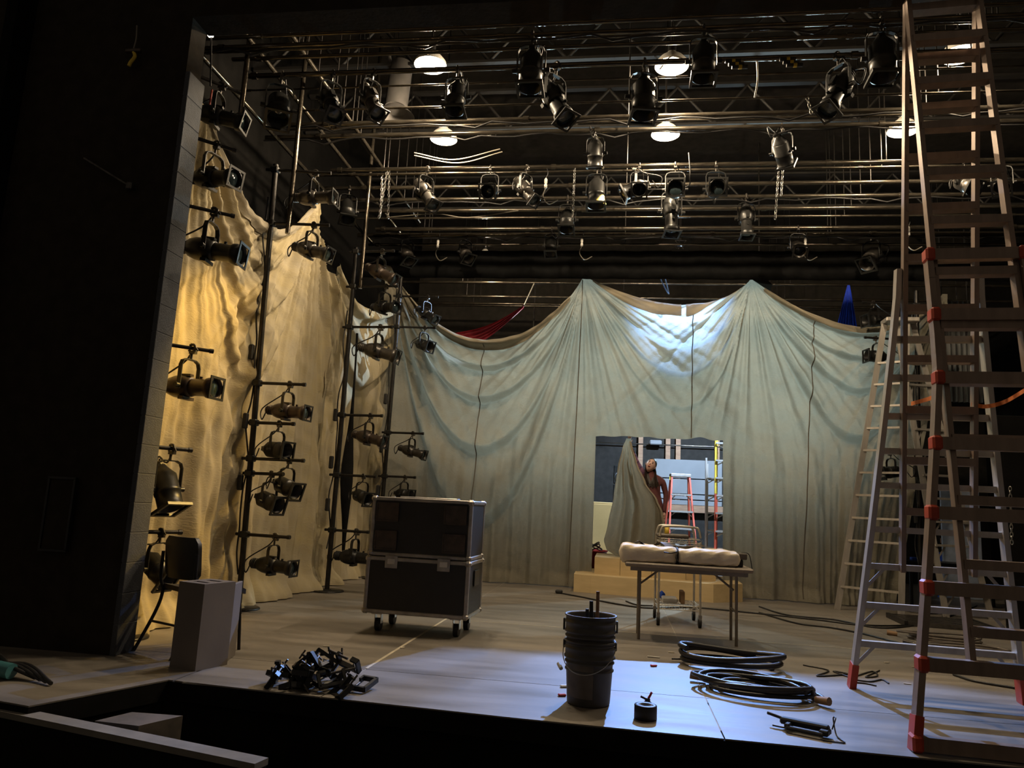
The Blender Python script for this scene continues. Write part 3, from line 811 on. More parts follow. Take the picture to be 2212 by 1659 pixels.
# ---- work lights: open reflector with a bare glowing bulb
def work_light(label, loc, energy):
    t = thing('work_light', label, 'lamp', loc, 0, 'warm work lights')
    d = MB().lathe([(.045, .15), (.06, .13), (.12, .085), (.165, .03), (.175, -.01), (.168, -.01), (.158, .03), (.115, .08), (.05, .12)], 'Z', 24)
    d.build('reflector', M['whitemetal'], t)
    MB().cyl((0, 0, .12), (0, 0, .26), .045, n=12).build('socket', M['fix'], t)
    MB().cyl((0, 0, .26), (0, 0, 7.605 - loc[2]), .012, n=6).build('stem', M['darkpipe'], t)
    MB().lathe([(0, -.055), (.03, -.047), (.05, -.02), (.05, .01), (.035, .05), (.02, .09)], 'Z', 14).build('bulb', M['bulb'], t)
    add_light('bulb_light', 'POINT', (0, 0, -.09), energy, WARM, size=.04, parent=t)
    return t
WL = [((-2.10, 7.11, 5.75), 'brightest work light, high on the left near the stage opening', 160),
      ((-2.33, 8.72, 5.75), 'work light in a white saucer reflector on the left, below the brightest one', 140),
      ((0.455, 8.72, 5.75), 'work light in a white saucer reflector over the stage centre', 140),
      ((0.43, 7.28, 5.75), 'work light hidden behind the hanging can over the stage centre', 240),
      ((3.2, 8.75, 5.75), 'work light behind the giant ladder on the right', 110),
      ((3.2, 7.25, 5.75), 'work light high on the right behind the giant ladder', 110),
      ((-2.6, 13.3, 5.75), 'work light behind the drop on the left', 40)]
for p, l, e in WL:
    work_light(l, p, e)

# ---- cool white floodlight behind the drop
def flood(label, loc, target, energy, angle, blend=.25, color=COOL):
    # the reflector box hangs by a bracket from the roof
    t = thing('flood_light', label, 'lamp', loc)
    d = (Vector(target) - Vector(loc)).normalized(); rot = d.to_track_quat('-Z', 'Y').to_matrix()
    b = MB()
    for p, q in (((0, .11, .0), (.30, .012, .2)), ((0, -.11, .0), (.30, .012, .2)), ((.15, 0, 0), (.012, .22, .2)), ((-.15, 0, 0), (.012, .22, .2)), ((0, 0, .1), (.30, .22, .012))):
        b.box(rot @ Vector(p), q, rot)
    b.build('housing', M['fix'], t)
    y = MB()
    for sx in (-1, 1):
        y.cyl(rot @ Vector((sx * .17, 0, 0)), Vector((sx * .1, 0, .30)), .012, n=6)
    y.cyl((-.1, 0, .30), (.1, 0, .30), .012, n=6); y.cyl((0, 0, .30), (0, 0, 7.605 - loc[2]), .014, n=6)
    y.build('bracket', M['darkpipe'], t)
    MB().box(rot @ Vector((0, 0, .085)), (.24, .17, .006), rot).build('led_panel', mat('cool_led_panel', (1, 1, 1), emit=(COOL, 30.0)), t)
    o = add_light('led_light', 'SPOT', d * .06, energy, color, d * 3, size=.035, angle=angle, blend=blend, parent=t)
    return t
flood('cool white floodlight behind the drop lighting the back room', (2.25, 12.6, 5.0), (1.4, 15.4, 1.0), 2800, 76, .5)
flood('cool white floodlight far behind the left of the drop', (-1.9, 15.6, 4.30), (-1.3, 11.7, 3.6), 850, 80, 1.0, (0.58, 0.82, 0.92))
flood('cool white floodlight far behind the right of the drop', (3.0, 15.6, 4.30), (1.9, 11.7, 3.7), 1150, 80, 1.0, (0.58, 0.82, 0.92))
flood('narrow cool floodlight aimed over the drop at the stage front', (1.0, 13.3, 5.78), (0.5, 5.2, 0.0), 4500, 48, 1.0, (0.22, 0.43, 1.0))

flood('narrow cool floodlight added unseen to brighten the corner canvas through the left swag', (1.0, 13.62, 5.82), (-3.85, 10.75, 3.35), 1500, 16, .4)  # extra lamp added to make the cool patch on the corner canvas
# ---- yellow wash on the wing canvas from a light on the centre pipe
wash = fixture('par', 'can light over the centre washing the wing canvas yellow', (0.1, 8.74, 5.05), 185, 28, 'overhead stage lights')
add_light('wash_light', 'SPOT', (-.16, 8.72, 4.96), 3300, (1.0, .60, .10), (-3.9, 6.5, 1.7), size=.05, angle=34, blend=.6)

# ---- fixtures on the pipes: kind, label, centre, yaw, tilt, size
gO = 'overhead stage lights'
for a in (
    ('par', 'large dark can high above the left booms', (-3.506, 6.621, 5.020), -60, 62, 1.25),
    ('ers', 'dark spotlight slanting between the left pipes and the lit silver one', (-2.963, 6.613, 5.020), -45, 52, 1.1),
    ('ersgrey', 'silver spotlight catching the brightest work light', (-2.548, 6.634, 5.050), -35, 55, 1.05),
    ('par', 'dark can hanging straight down right of the brightest work light', (-1.651, 6.528, 5.020), -90, 80, 1.05),
    ('ers', 'long black spotlight slanting down right near the centre line', (-0.717, 6.762, 5.020), -40, 58, 1.25),
    ('par', 'big black can with shiny dome hanging over centre', (0.136, 6.629, 5.000), -80, 84, 1.25),
    ('ers', 'long black spotlight slanting down left on the right side', (1.939, 6.814, 5.020), 215, 58, 1.2),
    ('par', 'can hanging amid chains left of the centre', (-0.360, 7.945, 5.020), 90, 70, .95),
    ('par', 'tangled dark can above the hanging chain on the right', (1.669, 7.962, 5.020), 60, 40, 1.0),
    ('par', 'short dark can below the centre-left chains', (-0.371, 8.896, 5.020), -90, 82, 1.2),
    ('par', 'can light with domed back left of the chains', (-1.705, 8.766, 5.020), -90, 30, 1.05),
    ('ersgrey', 'grey spotlight slanting down right, fourth pipe row', (-1.240, 8.708, 5.020), -35, 48, 1.05),
    ('ersgrey', 'pale grey spotlight slanting down right above the left swag', (-2.568, 8.888, 5.020), -35, 50, 1.15),
    ('pargrey', 'grey can on the last pipe nearest the left corner', (-3.453, 11.139, 5.000), -40, 58, 1.1),
    ('pargrey', 'round-backed grey can pointing down right above the left swag', (-2.470, 11.016, 5.020), -45, 48, 1.05),
    ('par', 'small can hanging straight down between the first two drop peaks', (-1.113, 10.885, 5.020), -90, 75, .95),
    ('par', 'black can above the first drop peak', (-0.780, 9.568, 5.020), -90, 70, 1.1),
    ('par', 'dim round can with open yoke left of the big black spotlight', (0.152, 8.838, 5.020), -90, 35, 1.0),
    ('ers', 'big black spotlight hanging straight down over centre', (0.586, 9.457, 4.980), -80, 82, 1.3),
    ('par', 'round-faced can with open yoke right of centre', (1.083, 8.929, 5.020), -88, 15, 1.1),
    ('par', 'round-faced can with open yoke straight over the doorway', (0.590, 8.876, 5.020), -92, 15, 1.1),
    ('ers', 'black spotlight hanging straight down right of centre', (1.540, 9.520, 5.000), -85, 80, 1.1),
    ('pargrey', 'can facing forward above the right drop peak', (2.478, 10.836, 5.020), -88, 42, 1.05),
    ('pargrey', 'silver can pointing down left by the giant ladder', (3.526, 10.991, 5.020), 222, 45, 1.25),
    ('par', 'dark can pointing down over the wing canvas peak', (-3.661, 9.044, 5.020), -60, 68, 1.1),
    ('par', 'dark can hanging in shadow left of the centre near the top of the picture', (-0.827, 5.783, 5.050), -90, 85, 1.2),
    ('par', 'dark blocky light near the top of the picture over the centre', (0.617, 5.972, 5.050), -90, 85, 1.1),
    ('par', 'dark light hanging high on the right beside the giant ladder', (2.043, 5.966, 5.050), -90, 85, 1.2),
    ('pargrey', 'white-rimmed can seen through the giant ladder rungs', (3.737, 8.488, 5.020), -70, 40, 1.0),
    ('pargrey', 'white-rimmed can at the right edge behind the giant ladder', (4.180, 8.621, 5.020), -120, 40, 1.0),
):
    fixture(a[0], a[1], on_pipe(a[2], a[5]), a[3], a[4], gO, a[5])
# side boom right of the drop
boom_with_lights(('black lighting boom right of the drop behind the stepladder', (4.18, 11.42, 0), 4.6, (.1, 0), [
    ('par', 'can light with white front frame right of the blue silk', (3.637, 11.300, 4.102), 200, 5, .95),
    ('par', 'can light in front of the drop beside the aluminium stepladder top', (3.655, 11.300, 3.570), 190, 0, .95),
    ('par', 'low can light on the right boom behind the stepladder rungs', (3.808, 11.300, 1.902), 195, 10, .95)]), 'lights on the right boom', 'booms on the right')

# ---- chains
def chain(label, p0, p1, n=None):
    p0 = Vector(p0); p1 = Vector(p1)
    if p0.z > 5:
        y, z, r = min(rows_, key=lambda q: abs(q[0] - p0.y))
        p1 = Vector((p0.x * y / p0.y + (p1.x - p0.x) * .6, y + .02, p1.z)); p0 = Vector((p0.x * y / p0.y, y, z))
    L = (p1 - p0).length; n = n or int(L / .036)
    t = MB()
    d = (p1 - p0).normalized()
    for k in range(n):
        c = p0.lerp(p1, (k + .5) / n)
        side = (d.orthogonal() if k % 2 else d.cross(d.orthogonal())).normalized()
        pts = [c + d * (.026 * math.sin(a)) + side * (.013 * math.cos(a)) for a in np.linspace(0, 2 * math.pi, 9)[:-1]]
        t.tube(pts, .0045, 4, True)
    tag(t.build('hanging_chain', M['steel']), label, 'chain', 'hanging chains')
chain('left strand of the V-shaped chain above the left swag', (-2.963, 8.492, 5.300), (-3.077, 8.300, 4.699))
chain('right strand of the V-shaped chain above the left swag', (-2.939, 8.493, 5.300), (-2.890, 8.300, 4.697))
chain('short chain just left of the pale grey spotlight', (-3.166, 8.886, 5.300), (-3.145, 8.700, 4.795))
chain('double chain strand left of the centre cans', (-0.625, 8.512, 5.300), (-0.630, 8.600, 4.675))
chain('chain strand nearest the tangled dark can', (1.809, 8.818, 5.300), (1.735, 8.600, 4.660))
chain('chain loop right of the tangled dark can', (1.858, 8.820, 5.300), (1.820, 8.600, 4.955))
chain('short chain high on the right over centre', (1.776, 7.318, 5.300), (1.854, 7.600, 5.184))
# ---- hanging plugs and cable loops
def plug(label, p, top):
    y, z, r = min(rows_, key=lambda q: abs(q[0] - p[1])); p = (p[0], y - .03, p[2]); top = z
    t = thing('hanging_plug', label, 'plug', p, 0, 'plugs hanging from the pipes')
    MB().lathe([(0, -.06), (.018, -.06), (.02, -.02), (.014, -.015), (.014, .0), (.02, .005), (.02, .05), (.008, .07), (0, .07)], 'Z', 10).build('connector', M['white'], t)
    MB().tube(bez([(0, 0, .07), (.02, 0, .14), (0, .02, top - p[2])], 6), .006, 5).build('cord', M['cable'], t)
    MB().tube(bez([(0, 0, -.06), (-.03, .02, -.16), (.05, 0, -.27), (.16, 0, -.22)], 6), .007, 5).build('cable_tail', M['greycable'], t)
plug('white plug hanging left of the round-backed grey can', (-2.859, 10.758, 5.100), PZ)
plug('white plug hanging before the black border left of centre', (-0.642, 10.640, 5.120), PZ)
plug('white plug hanging by the third row chains', (-0.991, 8.654, 5.120), PZ)
plug('white plug hanging right of the forward-facing can', (2.569, 10.728, 5.120), PZ)
plug('white plug hanging through the giant ladder', (3.818, 10.289, 5.120), PZ)
for i, (pts, m_, l) in enumerate((
    ([(0.287, 6.783, 5.400), (0.392, 6.732, 5.500), (0.517, 6.644, 5.400), (0.574, 6.565, 5.300)], 'greycable', 'pale cable arching beside the hidden work light'),
    ([(1.14, 6.58, 4.96), (1.17, 6.60, 5.15), (1.16, 6.58, 5.35)], 'white', 'white cable end hanging right of centre'),
    ([(0.738, 8.725, 5.500), (0.752, 8.723, 5.200), (0.705, 8.941, 5.150), (0.159, 9.332, 5.300)], 'cable', 'long cable looping down from the centre work light'),
    ([(-2.726, 8.792, 5.600), (-2.227, 8.903, 5.550), (-1.595, 8.735, 5.600)], 'greycable', 'upper pale cable sagging under the left work light'),
    ([(-2.747, 8.868, 5.600), (-2.186, 8.997, 5.550), (-1.577, 8.811, 5.600)], 'greycable', 'lower pale cable sagging under the left work light'),
    ([(-3.556, 10.221, 5.300), (-2.713, 9.970, 5.250), (-2.239, 9.992, 5.200), (-1.509, 9.993, 5.300)], 'greycable', 'pale cable draped along the pipes above the left swag'),
    ([(-1.039, 11.679, 5.200), (-0.910, 11.548, 5.000), (-0.773, 11.596, 5.250)], 'cable', 'dark cable loop hanging before the border'),
    ([(0.544, 12.190, 5.100), (0.740, 12.212, 4.750), (0.558, 11.781, 5.200)], 'cable', 'dark cable loop below the border over the doorway'))):
    tag(MB().tube(bez(pts, 8), .008, 6).build('loose_cable', M[m_]), l, 'cable', 'loose overhead cables')
# ---- round air duct with flared end by the brightest work light
dk = thing('air_duct', 'dull round air duct with flared end below the brightest work light', 'duct', (0, 0, 0))
d0 = Vector((-2.853, 8.300, 5.939)); d1 = Vector((-3.079, 8.800, 6.526)) + Vector((-.1, .3, .2))
ax = (d1 - d0).normalized()
MB().cyl(d0, d0 + Vector((0, .1, .65)), .14, n=24).build('duct_pipe', M['duct'], dk)
MB().cyl(d0 + Vector((0, 0, -.10)), d0, .24, .14, n=24, caps=False).build('flared_end', M['duct'], dk)
s0 = Vector((-3.014, 8.300, 6.698)); 
MB().cyl(Vector((-3.050, 8.400, 6.764)), d0 + Vector((.02, .1, .1)), .03, n=8).build('stay', M['duct'], dk)

# ---- yellow-banded connector clusters on the pipes right of centre
for p, l in (((0.989, 6.680, 5.300), 'cluster of yellow-banded connectors right of the hidden work light'), ((1.472, 6.693, 5.300), 'smaller yellow-banded connector cluster farther right')):
    y, z, r = min(rows_, key=lambda q: abs(q[0] - p[1]))
    t = thing('connector_cluster', l, 'plug', (p[0], y - .05, z - .05), 0, 'connector clusters on the pipes')
    for k in range(3):
        MB().cyl((-.12 + .03 * k, 0, -.03 * k), (.02 + .03 * k, 0, -.03 * k), .018, n=8).build('connector', M['fix'], t)
        MB().cyl((-.06 + .03 * k, 0, -.03 * k), (-.03 + .03 * k, 0, -.03 * k), .020, n=8).build('yellow_band', M['yellow'], t)
# ---- small lit lamp on the edge of the opening, top left
p = Vector((-3.646, 5.550, 5.099))
t = thing('marker_lamp', 'tiny glowing white lamp above the top of the block wall', 'lamp', p)
MB().rbox((0, 0, 0), (.045, .03, .03), .004).build('lamp_face', mat('small_white_lamp', (1, 1, 1), emit=((1, .9, .75), 6.0)), t)
MB().cyl((0, .01, 0), (.02, .06, -.45), .008, n=6).build('arm', M['darkpipe'], t)
# ---- things on the black house wall
p = Vector((-3.881, 4.930, 4.550))
t = thing('rigging_hook', 'yellow-taped rigging hook hanging on the black wall at the upper left', 'hook', p)
MB().tube(bez([(0, 0, .22), (.01, 0, .10), (0, 0, .02)], 6), .006, 5).build('line', M['greycable'], t)
MB().rbox((0, 0, 0), (.13, .03, .03), .006).build('cross_bar', M['fixbrown'], t)
MB().tube(bez([(0, 0, 0), (.02, 0, -.05), (-.01, 0, -.10), (-.02, 0, -.13)], 6), .014, 6).build('yellow_hook', M['yellow'], t)
p0, p1 = (-4.176, 4.940, 3.655), (-3.757, 4.940, 3.421)
t = thing('wall_bracket', 'slanting grey bracket arm on the black wall below the rigging hook', 'bracket', p0)
MB().cyl((0, 0, 0), Vector(p1) - Vector(p0), .010, n=6).build('arm', M['fixgrey'], t)
MB().rbox(Vector(p1) - Vector(p0), (.05, .04, .06), .008).build('end_cap', M['fixgrey'], t)
p = Vector((-3.956, 4.950, 0.940))
t = thing('wall_hatch', 'faint framed hatch on the black wall at the left edge', 'hatch', p)
MB().rbox((0, 0, 0), (.19, .03, .50), .004).build('door', M['houseblack'], t)
for a, b, c in (((0, -.01, .255), .22, .016), ((0, -.01, -.255), .22, .016)):
    MB().box(a, (b, .03, c)).build('frame_bar', M['fix'], t)
for sx in (-1, 1):
    MB().box((sx * .102, -.01, 0), (.016, .03, .50)).build('frame_bar', M['fix'], t)

# ================================================================== ladders
def bar(mb, p, q, w, d, ref=Vector((0, 1, 0))):
    """rectangular bar from p to q; w across, d along ref"""
    p = Vector(p); q = Vector(q); ax = (q - p); L = ax.length; ax.normalize()
    dv = (ref - ax * ref.dot(ax)).normalized(); wv = dv.cross(ax)
    m = Matrix((wv, dv, ax)).transposed()
    mb.box((p + q) / 2, (w, d, L), m)
    return mb
# ---- the giant A-frame ladder: straight inner ladder, flared outer legs, orange connectors
GA = Vector((2.167, 5.135, 0)); PSI = R(-4.5); ZA = 4.93
giant = thing('giant_ladder', 'towering aluminium A-frame ladder with flared legs and orange connectors at the right', 'ladder', GA, PSI)
def gp(side, u, t, off=0.0):
    """point on one side of the frame: u across, t 0 at the top to 1 at the floor"""
    y = .716 * t * (1 if side > 0 else -1)
    return Vector((u, y + side * off, ZA * (1 - t)))
WI = .225
def outer_u(side, t):
    k = .52 if side > 0 else .665
    u0 = WI + .035
    if t <= k - .10:
        return u0
    s_ = max(0, (t - (k - .10))) / (1 - k + .10)
    return u0 + (.545 - u0) * (s_ ** 1.12)
for side in (-1, 1):
    for sg in (-1, 1):
        tb = .83 if side > 0 else .915
        bar(MB(), gp(side, sg * WI, 0.0), gp(side, sg * WI, tb), .030, .072).build('inner_rail', M['alubrown'], giant)
        o = MB(); ts = [t for t in np.linspace(.40 if side > 0 else .42, 1.0, 16)]
        pr = [gp(side, sg * outer_u(side, t), t, .03) for t in ts]
        for a, b in zip(pr, pr[1:]):
            bar(o, a, b + (b - a) * .02, .034, .085)
        o.build('outer_rail', M['alubrown'] if side < 0 else M['alu'], giant)
        f = gp(side, sg * .545, 1.0, .03); g = gp(side, sg * outer_u(side, .965), .965, .03)
        bar(MB(), g, f, .044, .10).build('foot_cap', M['orange'], giant)
    # inner rungs, broad treads seen from below
    ti = [.018 + .0715 * k for k in range(13)] if side < 0 else [.03 + .0715 * k for k in range(11)]
    for t in ti:
        if t > (.83 if side > 0 else .91):
            break
        m = MB(); bar(m, gp(side, -WI, t), gp(side, WI, t), .085, .052, Vector((0, 0, 1)))
        m.build('rung', M['alubrown'], giant)
    to = [.426, .507, .588, .668, .749, .832, .912, .991] if side < 0 else [.50, .555, .61, .66, .709, .772, .825, .881, .936]
    for t in to:
        u = outer_u(side, t)
        m = MB(); bar(m, gp(side, -u, t, .045), gp(side, u, t, .045), .06, .072 if side < 0 else .042, Vector((0, 0, 1)))
        m.build('rung', M['alu'] if side > 0 else M['alubrown'], giant)
        if side < 0:
            for sg in (-1, 1):
                MB().rbox(gp(side, sg * u, t, .045), (.055, .10, .085), .012).build('connector', M['orange'], giant)
        elif t > .8:
            for sg in (-1, 1):
                b = MB(); bar(b, gp(side, sg * (u - .13), t, .045), gp(side, sg * (outer_u(side, t + .032) - .01), t + .032, .045), .022, .006)
                b.build('brace', M['alu'], giant)
for sg in (-1, 1):
    MB().cyl((sg * WI - .03, 0, ZA), (sg * WI + .03, 0, ZA), .06, n=16).build('hinge', M['redbin'], giant)
# orange webbing strap hanging across it
def ribbon(pts, w):
    return [[Vector(p) + Vector((0, 0, w)), Vector(p) - Vector((0, 0, w))] for p in pts]
b = MB(); b.grid(ribbon(bez([(2.042, 5.620, 2.015), (2.034, 5.300, 2.001), (1.903, 4.720, 1.949)], 8), .014)); b.grid(ribbon(bez([(2.409, 5.550, 2.013), (2.458, 5.450, 1.985), (2.505, 5.300, 1.996), (2.438, 4.900, 2.010), (2.412, 4.620, 2.037)], 8), .014))
tag(b.build('webbing_strap', M['strap']), 'orange webbing strap slung between the sides of the giant ladder', 'strap')

# ---- tall aluminium stepladder standing open by the right end of the drop
SL = thing('aluminium_stepladder', 'tall pale aluminium stepladder standing open before the right end of the drop', 'ladder', (0, 0, 0))
top = Vector((3.84, 10.95, 3.98))
sides = {'a': (Vector((2.97, 11.02, 0)), Vector((3.62, 10.55, 0)), top + Vector((-.16, .06, 0)), top + Vector((.10, -.06, 0))),
         'b': (Vector((4.30, 10.90, 0)), Vector((4.92, 11.05, 0)), top + Vector((-.02, .0, 0)), top + Vector((.22, .06, 0)))}
for key, (f0, f1, t0, t1) in sides.items():
    for f, t in ((f0, t0), (f1, t1)):
        bar(MB(), f, t, .075, .030).build('rail', M['alu'], SL)
    n = 12
    for k in range(1, n):
        z = .31 * k / 3.98
        if z > .95:
            break
        a = f0.lerp(t0, z); b_ = f1.lerp(t1, z)
        m = MB(); bar(m, a, b_, .085 if key == 'b' else .04, .028, Vector((0, 0, 1)))
        m.build('step', M['alu'], SL)
        if key == 'b':
            m = MB(); bar(m, a.lerp(b_, .3), f0.lerp(t0, z - .05), .02, .006); m.build('brace', M['alu'], SL)
MB().rbox(top + Vector((.03, 0, .03)), (.44, .26, .06), .01).build('top_cap', M['alu'], SL)
# ---- stepladder helper for the back room
def stepladder(label, loc, rz, H, wt, wb, spread, m_rail, group=None):
    t = thing('stepladder', label, 'ladder', loc, rz, group)
    for sy in (-1, 1):
        for sx in (-1, 1):
            p = Vector((sx * wb / 2, sy * spread, 0)); q = Vector((sx * wt / 2, sy * .06, H))
            m = MB(); bar(m, p, q, .03, .07); m.build('rail', m_rail, t)
        n = int(H / .305)
        for k in range(1, n + 1):
            z = k * .305 / H
            if z > .97:
                break
            w = (wb + (wt - wb) * z); y = sy * (spread + (.06 - spread) * z)
            m = MB().box((0, y, H * z), (w, .085 if sy < 0 else .03, .028 if sy < 0 else .03)); m.build('step', M['alu'], t)
            if sy < 0:
                for sx in (-1, 1):
                    m = MB(); bar(m, (sx * w * .25, y, H * z - .01), (sx * (w * .5), y, H * z - .09), .018, .006); m.build('brace', M['alu'], t)
    MB().rbox((0, 0, H + .02), (wt + .05, .22, .06), .01).build('top_cap', M['alu'], t)
    return t
lad = stepladder('orange fibreglass stepladder seen through the doorway', ((1.125, 14.300, 0.512)[0], 14.3, 0), R(4), 1.86, .32, .56, .5, M['redfib'])
MB().box((-.18, -.07, 1.82), (.05, .03, .06)).build('yellow_cap', M['yellow'], lad)
# folded stepladders leaning side by side inside the right door jamb
def folded(label, loc, rz, H, m_rail, w=.52):
    t = thing('folded_stepladder', label, 'ladder', loc, rz, 'folded ladders by the door jamb')
    for sx in (-1, 1):
        MB().box((sx * w / 2, 0, H / 2), (.03, .08, H)).build('rail', m_rail, t)
        MB().box((sx * (w / 2 - .03), .09, H / 2 - .05), (.025, .06, H - .1)).build('rear_rail', m_rail, t)
    k = 1
    while k * .305 < H - .1:
        MB().box((0, -.01, k * .305), (w, .10, .028)).build('step', M['alu'], t)
        for sx in (-1, 1):
            m = MB(); bar(m, (sx * w * .2, -.03, k * .305 - .01), (sx * w * .46, -.03, k * .305 - .085), .018, .006); m.build('brace', M['alu'], t)
        k += 1
    return t
fx = (1.657, 13.600, 0.577)
folded('tall yellow-railed folded stepladder by the right jamb of the doorway', (fx[0] + .27, 13.6, 0), R(-2), 2.62, M['yellow'], .50)
folded('orange-railed folded stepladder in front of the taller yellow one', (fx[0] + .25, 13.35, 0), R(-2), 1.55, M['redfib'], .52)
folded('pale blue aluminium folded ladder beside the yellow-railed one', (fx[0] + .15, 13.95, 0), R(-2), 2.2, M['alu'], .5)

# ================================================================== props on the stage
# ---- black flight case on casters
CX, CY, CWd, CD = -1.735, 6.93, .94, .52
fc = thing('flight_case', 'black flight case with aluminium edges standing on casters', 'case', (CX, CY, 0), R(-1.5))
def case_half(nm, z0, z1, w, d, panel_inset=.006):
    o = MB().box((0, 0, (z0 + z1) / 2), (w - .012, d - .012, z1 - z0 - .012)).build(nm, M['casepanel'], fc)
    e = .034
    for sx in (-1, 1):
        for sy in (-1, 1):
            MB().rbox((sx * (w / 2 - e / 2), sy * (d / 2 - e / 2), (z0 + z1) / 2), (e, e, z1 - z0), .006).build('edge_trim', M['trim'], o)
    for z in (z0 + e / 2, z1 - e / 2):
        for sy in (-1, 1):
            MB().rbox((0, sy * (d / 2 - e / 2), z), (w + .004, e + .004, e), .006).build('edge_trim', M['trim'], o)
        for sx in (-1, 1):
            MB().rbox((sx * (w / 2 - e / 2), 0, z), (e + .004, d + .004, e), .006).build('edge_trim', M['trim'], o)
    for sx in (-1, 1):
        for sy in (-1, 1):
            for z in (z0 + .02, z1 - .02):
                MB().rbox((sx * (w / 2 - .02), sy * (d / 2 - .02), z), (.062, .062, .055), .018).build('ball_corner', M['trim'], o)
    return o
base = case_half('base', .165, .655, .95, .60)
lid = case_half('lid', .66, 1.185, .935, .56)
for sx in (-1, 1):
    for z in (.80, 1.05):
        d = MB()
        for (a, b, c, e) in ((0, .078, .20, .012), (0, -.078, .20, .012), (.098, 0, .012, .156), (-.098, 0, .012, .156)):
            d.box((sx * .315 + a, -.288, z + b), (c, .008, e))
        d.box((sx * .315, -.284, z), (.184, .004, .144))
        d.build('caster_dish', M['fixbrown'], lid)
    l = MB().rbox((sx * .24, -.306, .615), (.115, .012, .11), .004)
    lt = l.build('butterfly_latch', M['trim'], base)
    MB().rbox((sx * .24, -.314, .62), (.07, .012, .05), .004).build('latch_handle', M['chrome'], base)
MB().rbox((.478, 0, .50), (.010, .20, .14), .004).build('side_handle', M['fix'], base)
MB().rbox((0, -.02, 1.19), (.55, .12, .016), .005).build('lid_stacking_rail', M['steel'], lid)
for sx in (-1, 1):
    for sy in (-1, 1):
        f = MB().rbox((sx * .36, sy * .20, .155), (.10, .10, .012), .002)
        f.box((sx * .36 - .028, sy * .20 + .02, .11), (.006, .05, .09)); f.box((sx * .36 + .028, sy * .20 + .02, .11), (.006, .05, .09))
        c = f.build('caster', M['steel'], fc)
        MB().cyl((sx * .36 - .022, sy * .20 + .03, .055), (sx * .36 + .022, sy * .20 + .03, .055), .055, n=18).build('wheel', M['rubber'], c)

# ---- black stacking chair and grey plywood box at the wall end
ch = thing('black_chair', 'black stacking chair standing beside the block wall end', 'chair', (-3.06, 5.39, 0), R(-25))
def curved_panel(w, h_, th, bend, zc, yc, tilt):
    P1 = []; n, m = 12, 8
    for j in range(m + 1):
        v = j / m - .5
        row = []
        for i in range(n + 1):
            u = i / n - .5
            # rounded corners
            k = .5 - .10 * max(0, (abs(v) - .32) / .18) ** 2
            row.append((u * w * 2 * k, yc - bend * (u * u) * 4 - v * h_ * tilt, zc + v * h_))
        P1.append(row)
    mb = MB(); mb.grid(P1); mb.grid([[(p[0], p[1] - th, p[2]) for p in r][::-1] for r in P1])
    edge = [*P1[0], *[r[-1] for r in P1[1:]], *P1[-1][::-1][1:], *[r[0] for r in P1[::-1][1:]]]
    mb.grid([edge, [(p[0], p[1] - th, p[2]) for p in edge]])
    return mb
curved_panel(.40, .30, .03, -.03, .665, -.19, .10).build('backrest', M['chair'], ch)
s_ = MB(); P1 = []
for j in range(9):
    v = j / 8
    P1.append([((i / 10 - .5) * (.42 - .03 * abs(v - .5)), -.17 + .42 * v, .455 - .018 * math.sin(v * math.pi) + .01 * abs(i / 10 - .5) * 2 - (.03 if j == 8 else 0)) for i in range(11)])
s_.grid(P1); s_.grid([[(p[0], p[1], p[2] - .035) for p in r][::-1] for r in P1])
ed = [*P1[0], *[r[-1] for r in P1[1:]], *P1[-1][::-1][1:], *[r[0] for r in P1[::-1][1:]]]
s_.grid([ed, [(p[0], p[1], p[2] - .035) for p in ed]]); s_.build('seat', M['chair'], ch)
for sx in (-1, 1):
    MB().tube(bez([(sx * .205, -.205, .70), (sx * .21, -.20, .52), (sx * .21, -.17, .40), (sx * .215, -.21, .25), (sx * .225, -.33, .0)], 6), .0125, 8).build('leg', M['chairmetal'], ch)
    MB().tube(bez([(sx * .20, -.17, .42), (sx * .20, .10, .425), (sx * .205, .19, .40), (sx * .215, .23, .0)], 6), .0125, 8).build('leg', M['chairmetal'], ch)
MB().cyl((-.215, -.23, .20), (.215, -.23, .20), .009, n=8).build('stretcher', M['chairmetal'], ch)
MB().cyl((-.20, .17, .40), (.20, .17, .40), .009, n=8).build('stretcher', M['chairmetal'], ch)

bx = thing('plywood_box', 'tall grey-brown plywood box with hand slots in its top', 'box', (-2.745, 4.92, 0), R(-17.5))
BW, BD, BH, T_ = .235, .27, .53, .018
MB().box((-BW / 2 + T_ / 2, 0, BH / 2), (T_, BD, BH)).build('side_panel', M['boxwood'], bx)
MB().box((BW / 2 - T_ / 2, 0, BH / 2), (T_, BD, BH)).build('side_panel', M['boxwood'], bx)
MB().box((0, -BD / 2 + T_ / 2, BH / 2), (BW - 2 * T_, T_, BH)).build('end_panel', M['boxwood'], bx)
MB().box((0, BD / 2 - T_ / 2, BH / 2), (BW - 2 * T_, T_, BH)).build('end_panel', M['boxwood'], bx)
tp = MB()
for (x, y, w, d) in ((-.09, 0, .055, BD), (.09, 0, .055, BD), (0, -.105, .125, .06), (0, 0, .125, .07), (0, .105, .125, .06)):
    tp.box((x, y, BH + T_ / 2), (w, d, T_))
tp.build('top_panel', M['boxwood'], bx)
tag(MB().rbox((0, 0, .26), (.025, .24, .52), .003).build('plywood_board', M['boxwood'], None, (-2.675, 5.19, 0), (0, 0, R(14))), 'narrow plywood board standing right behind the tall plywood box', 'board')

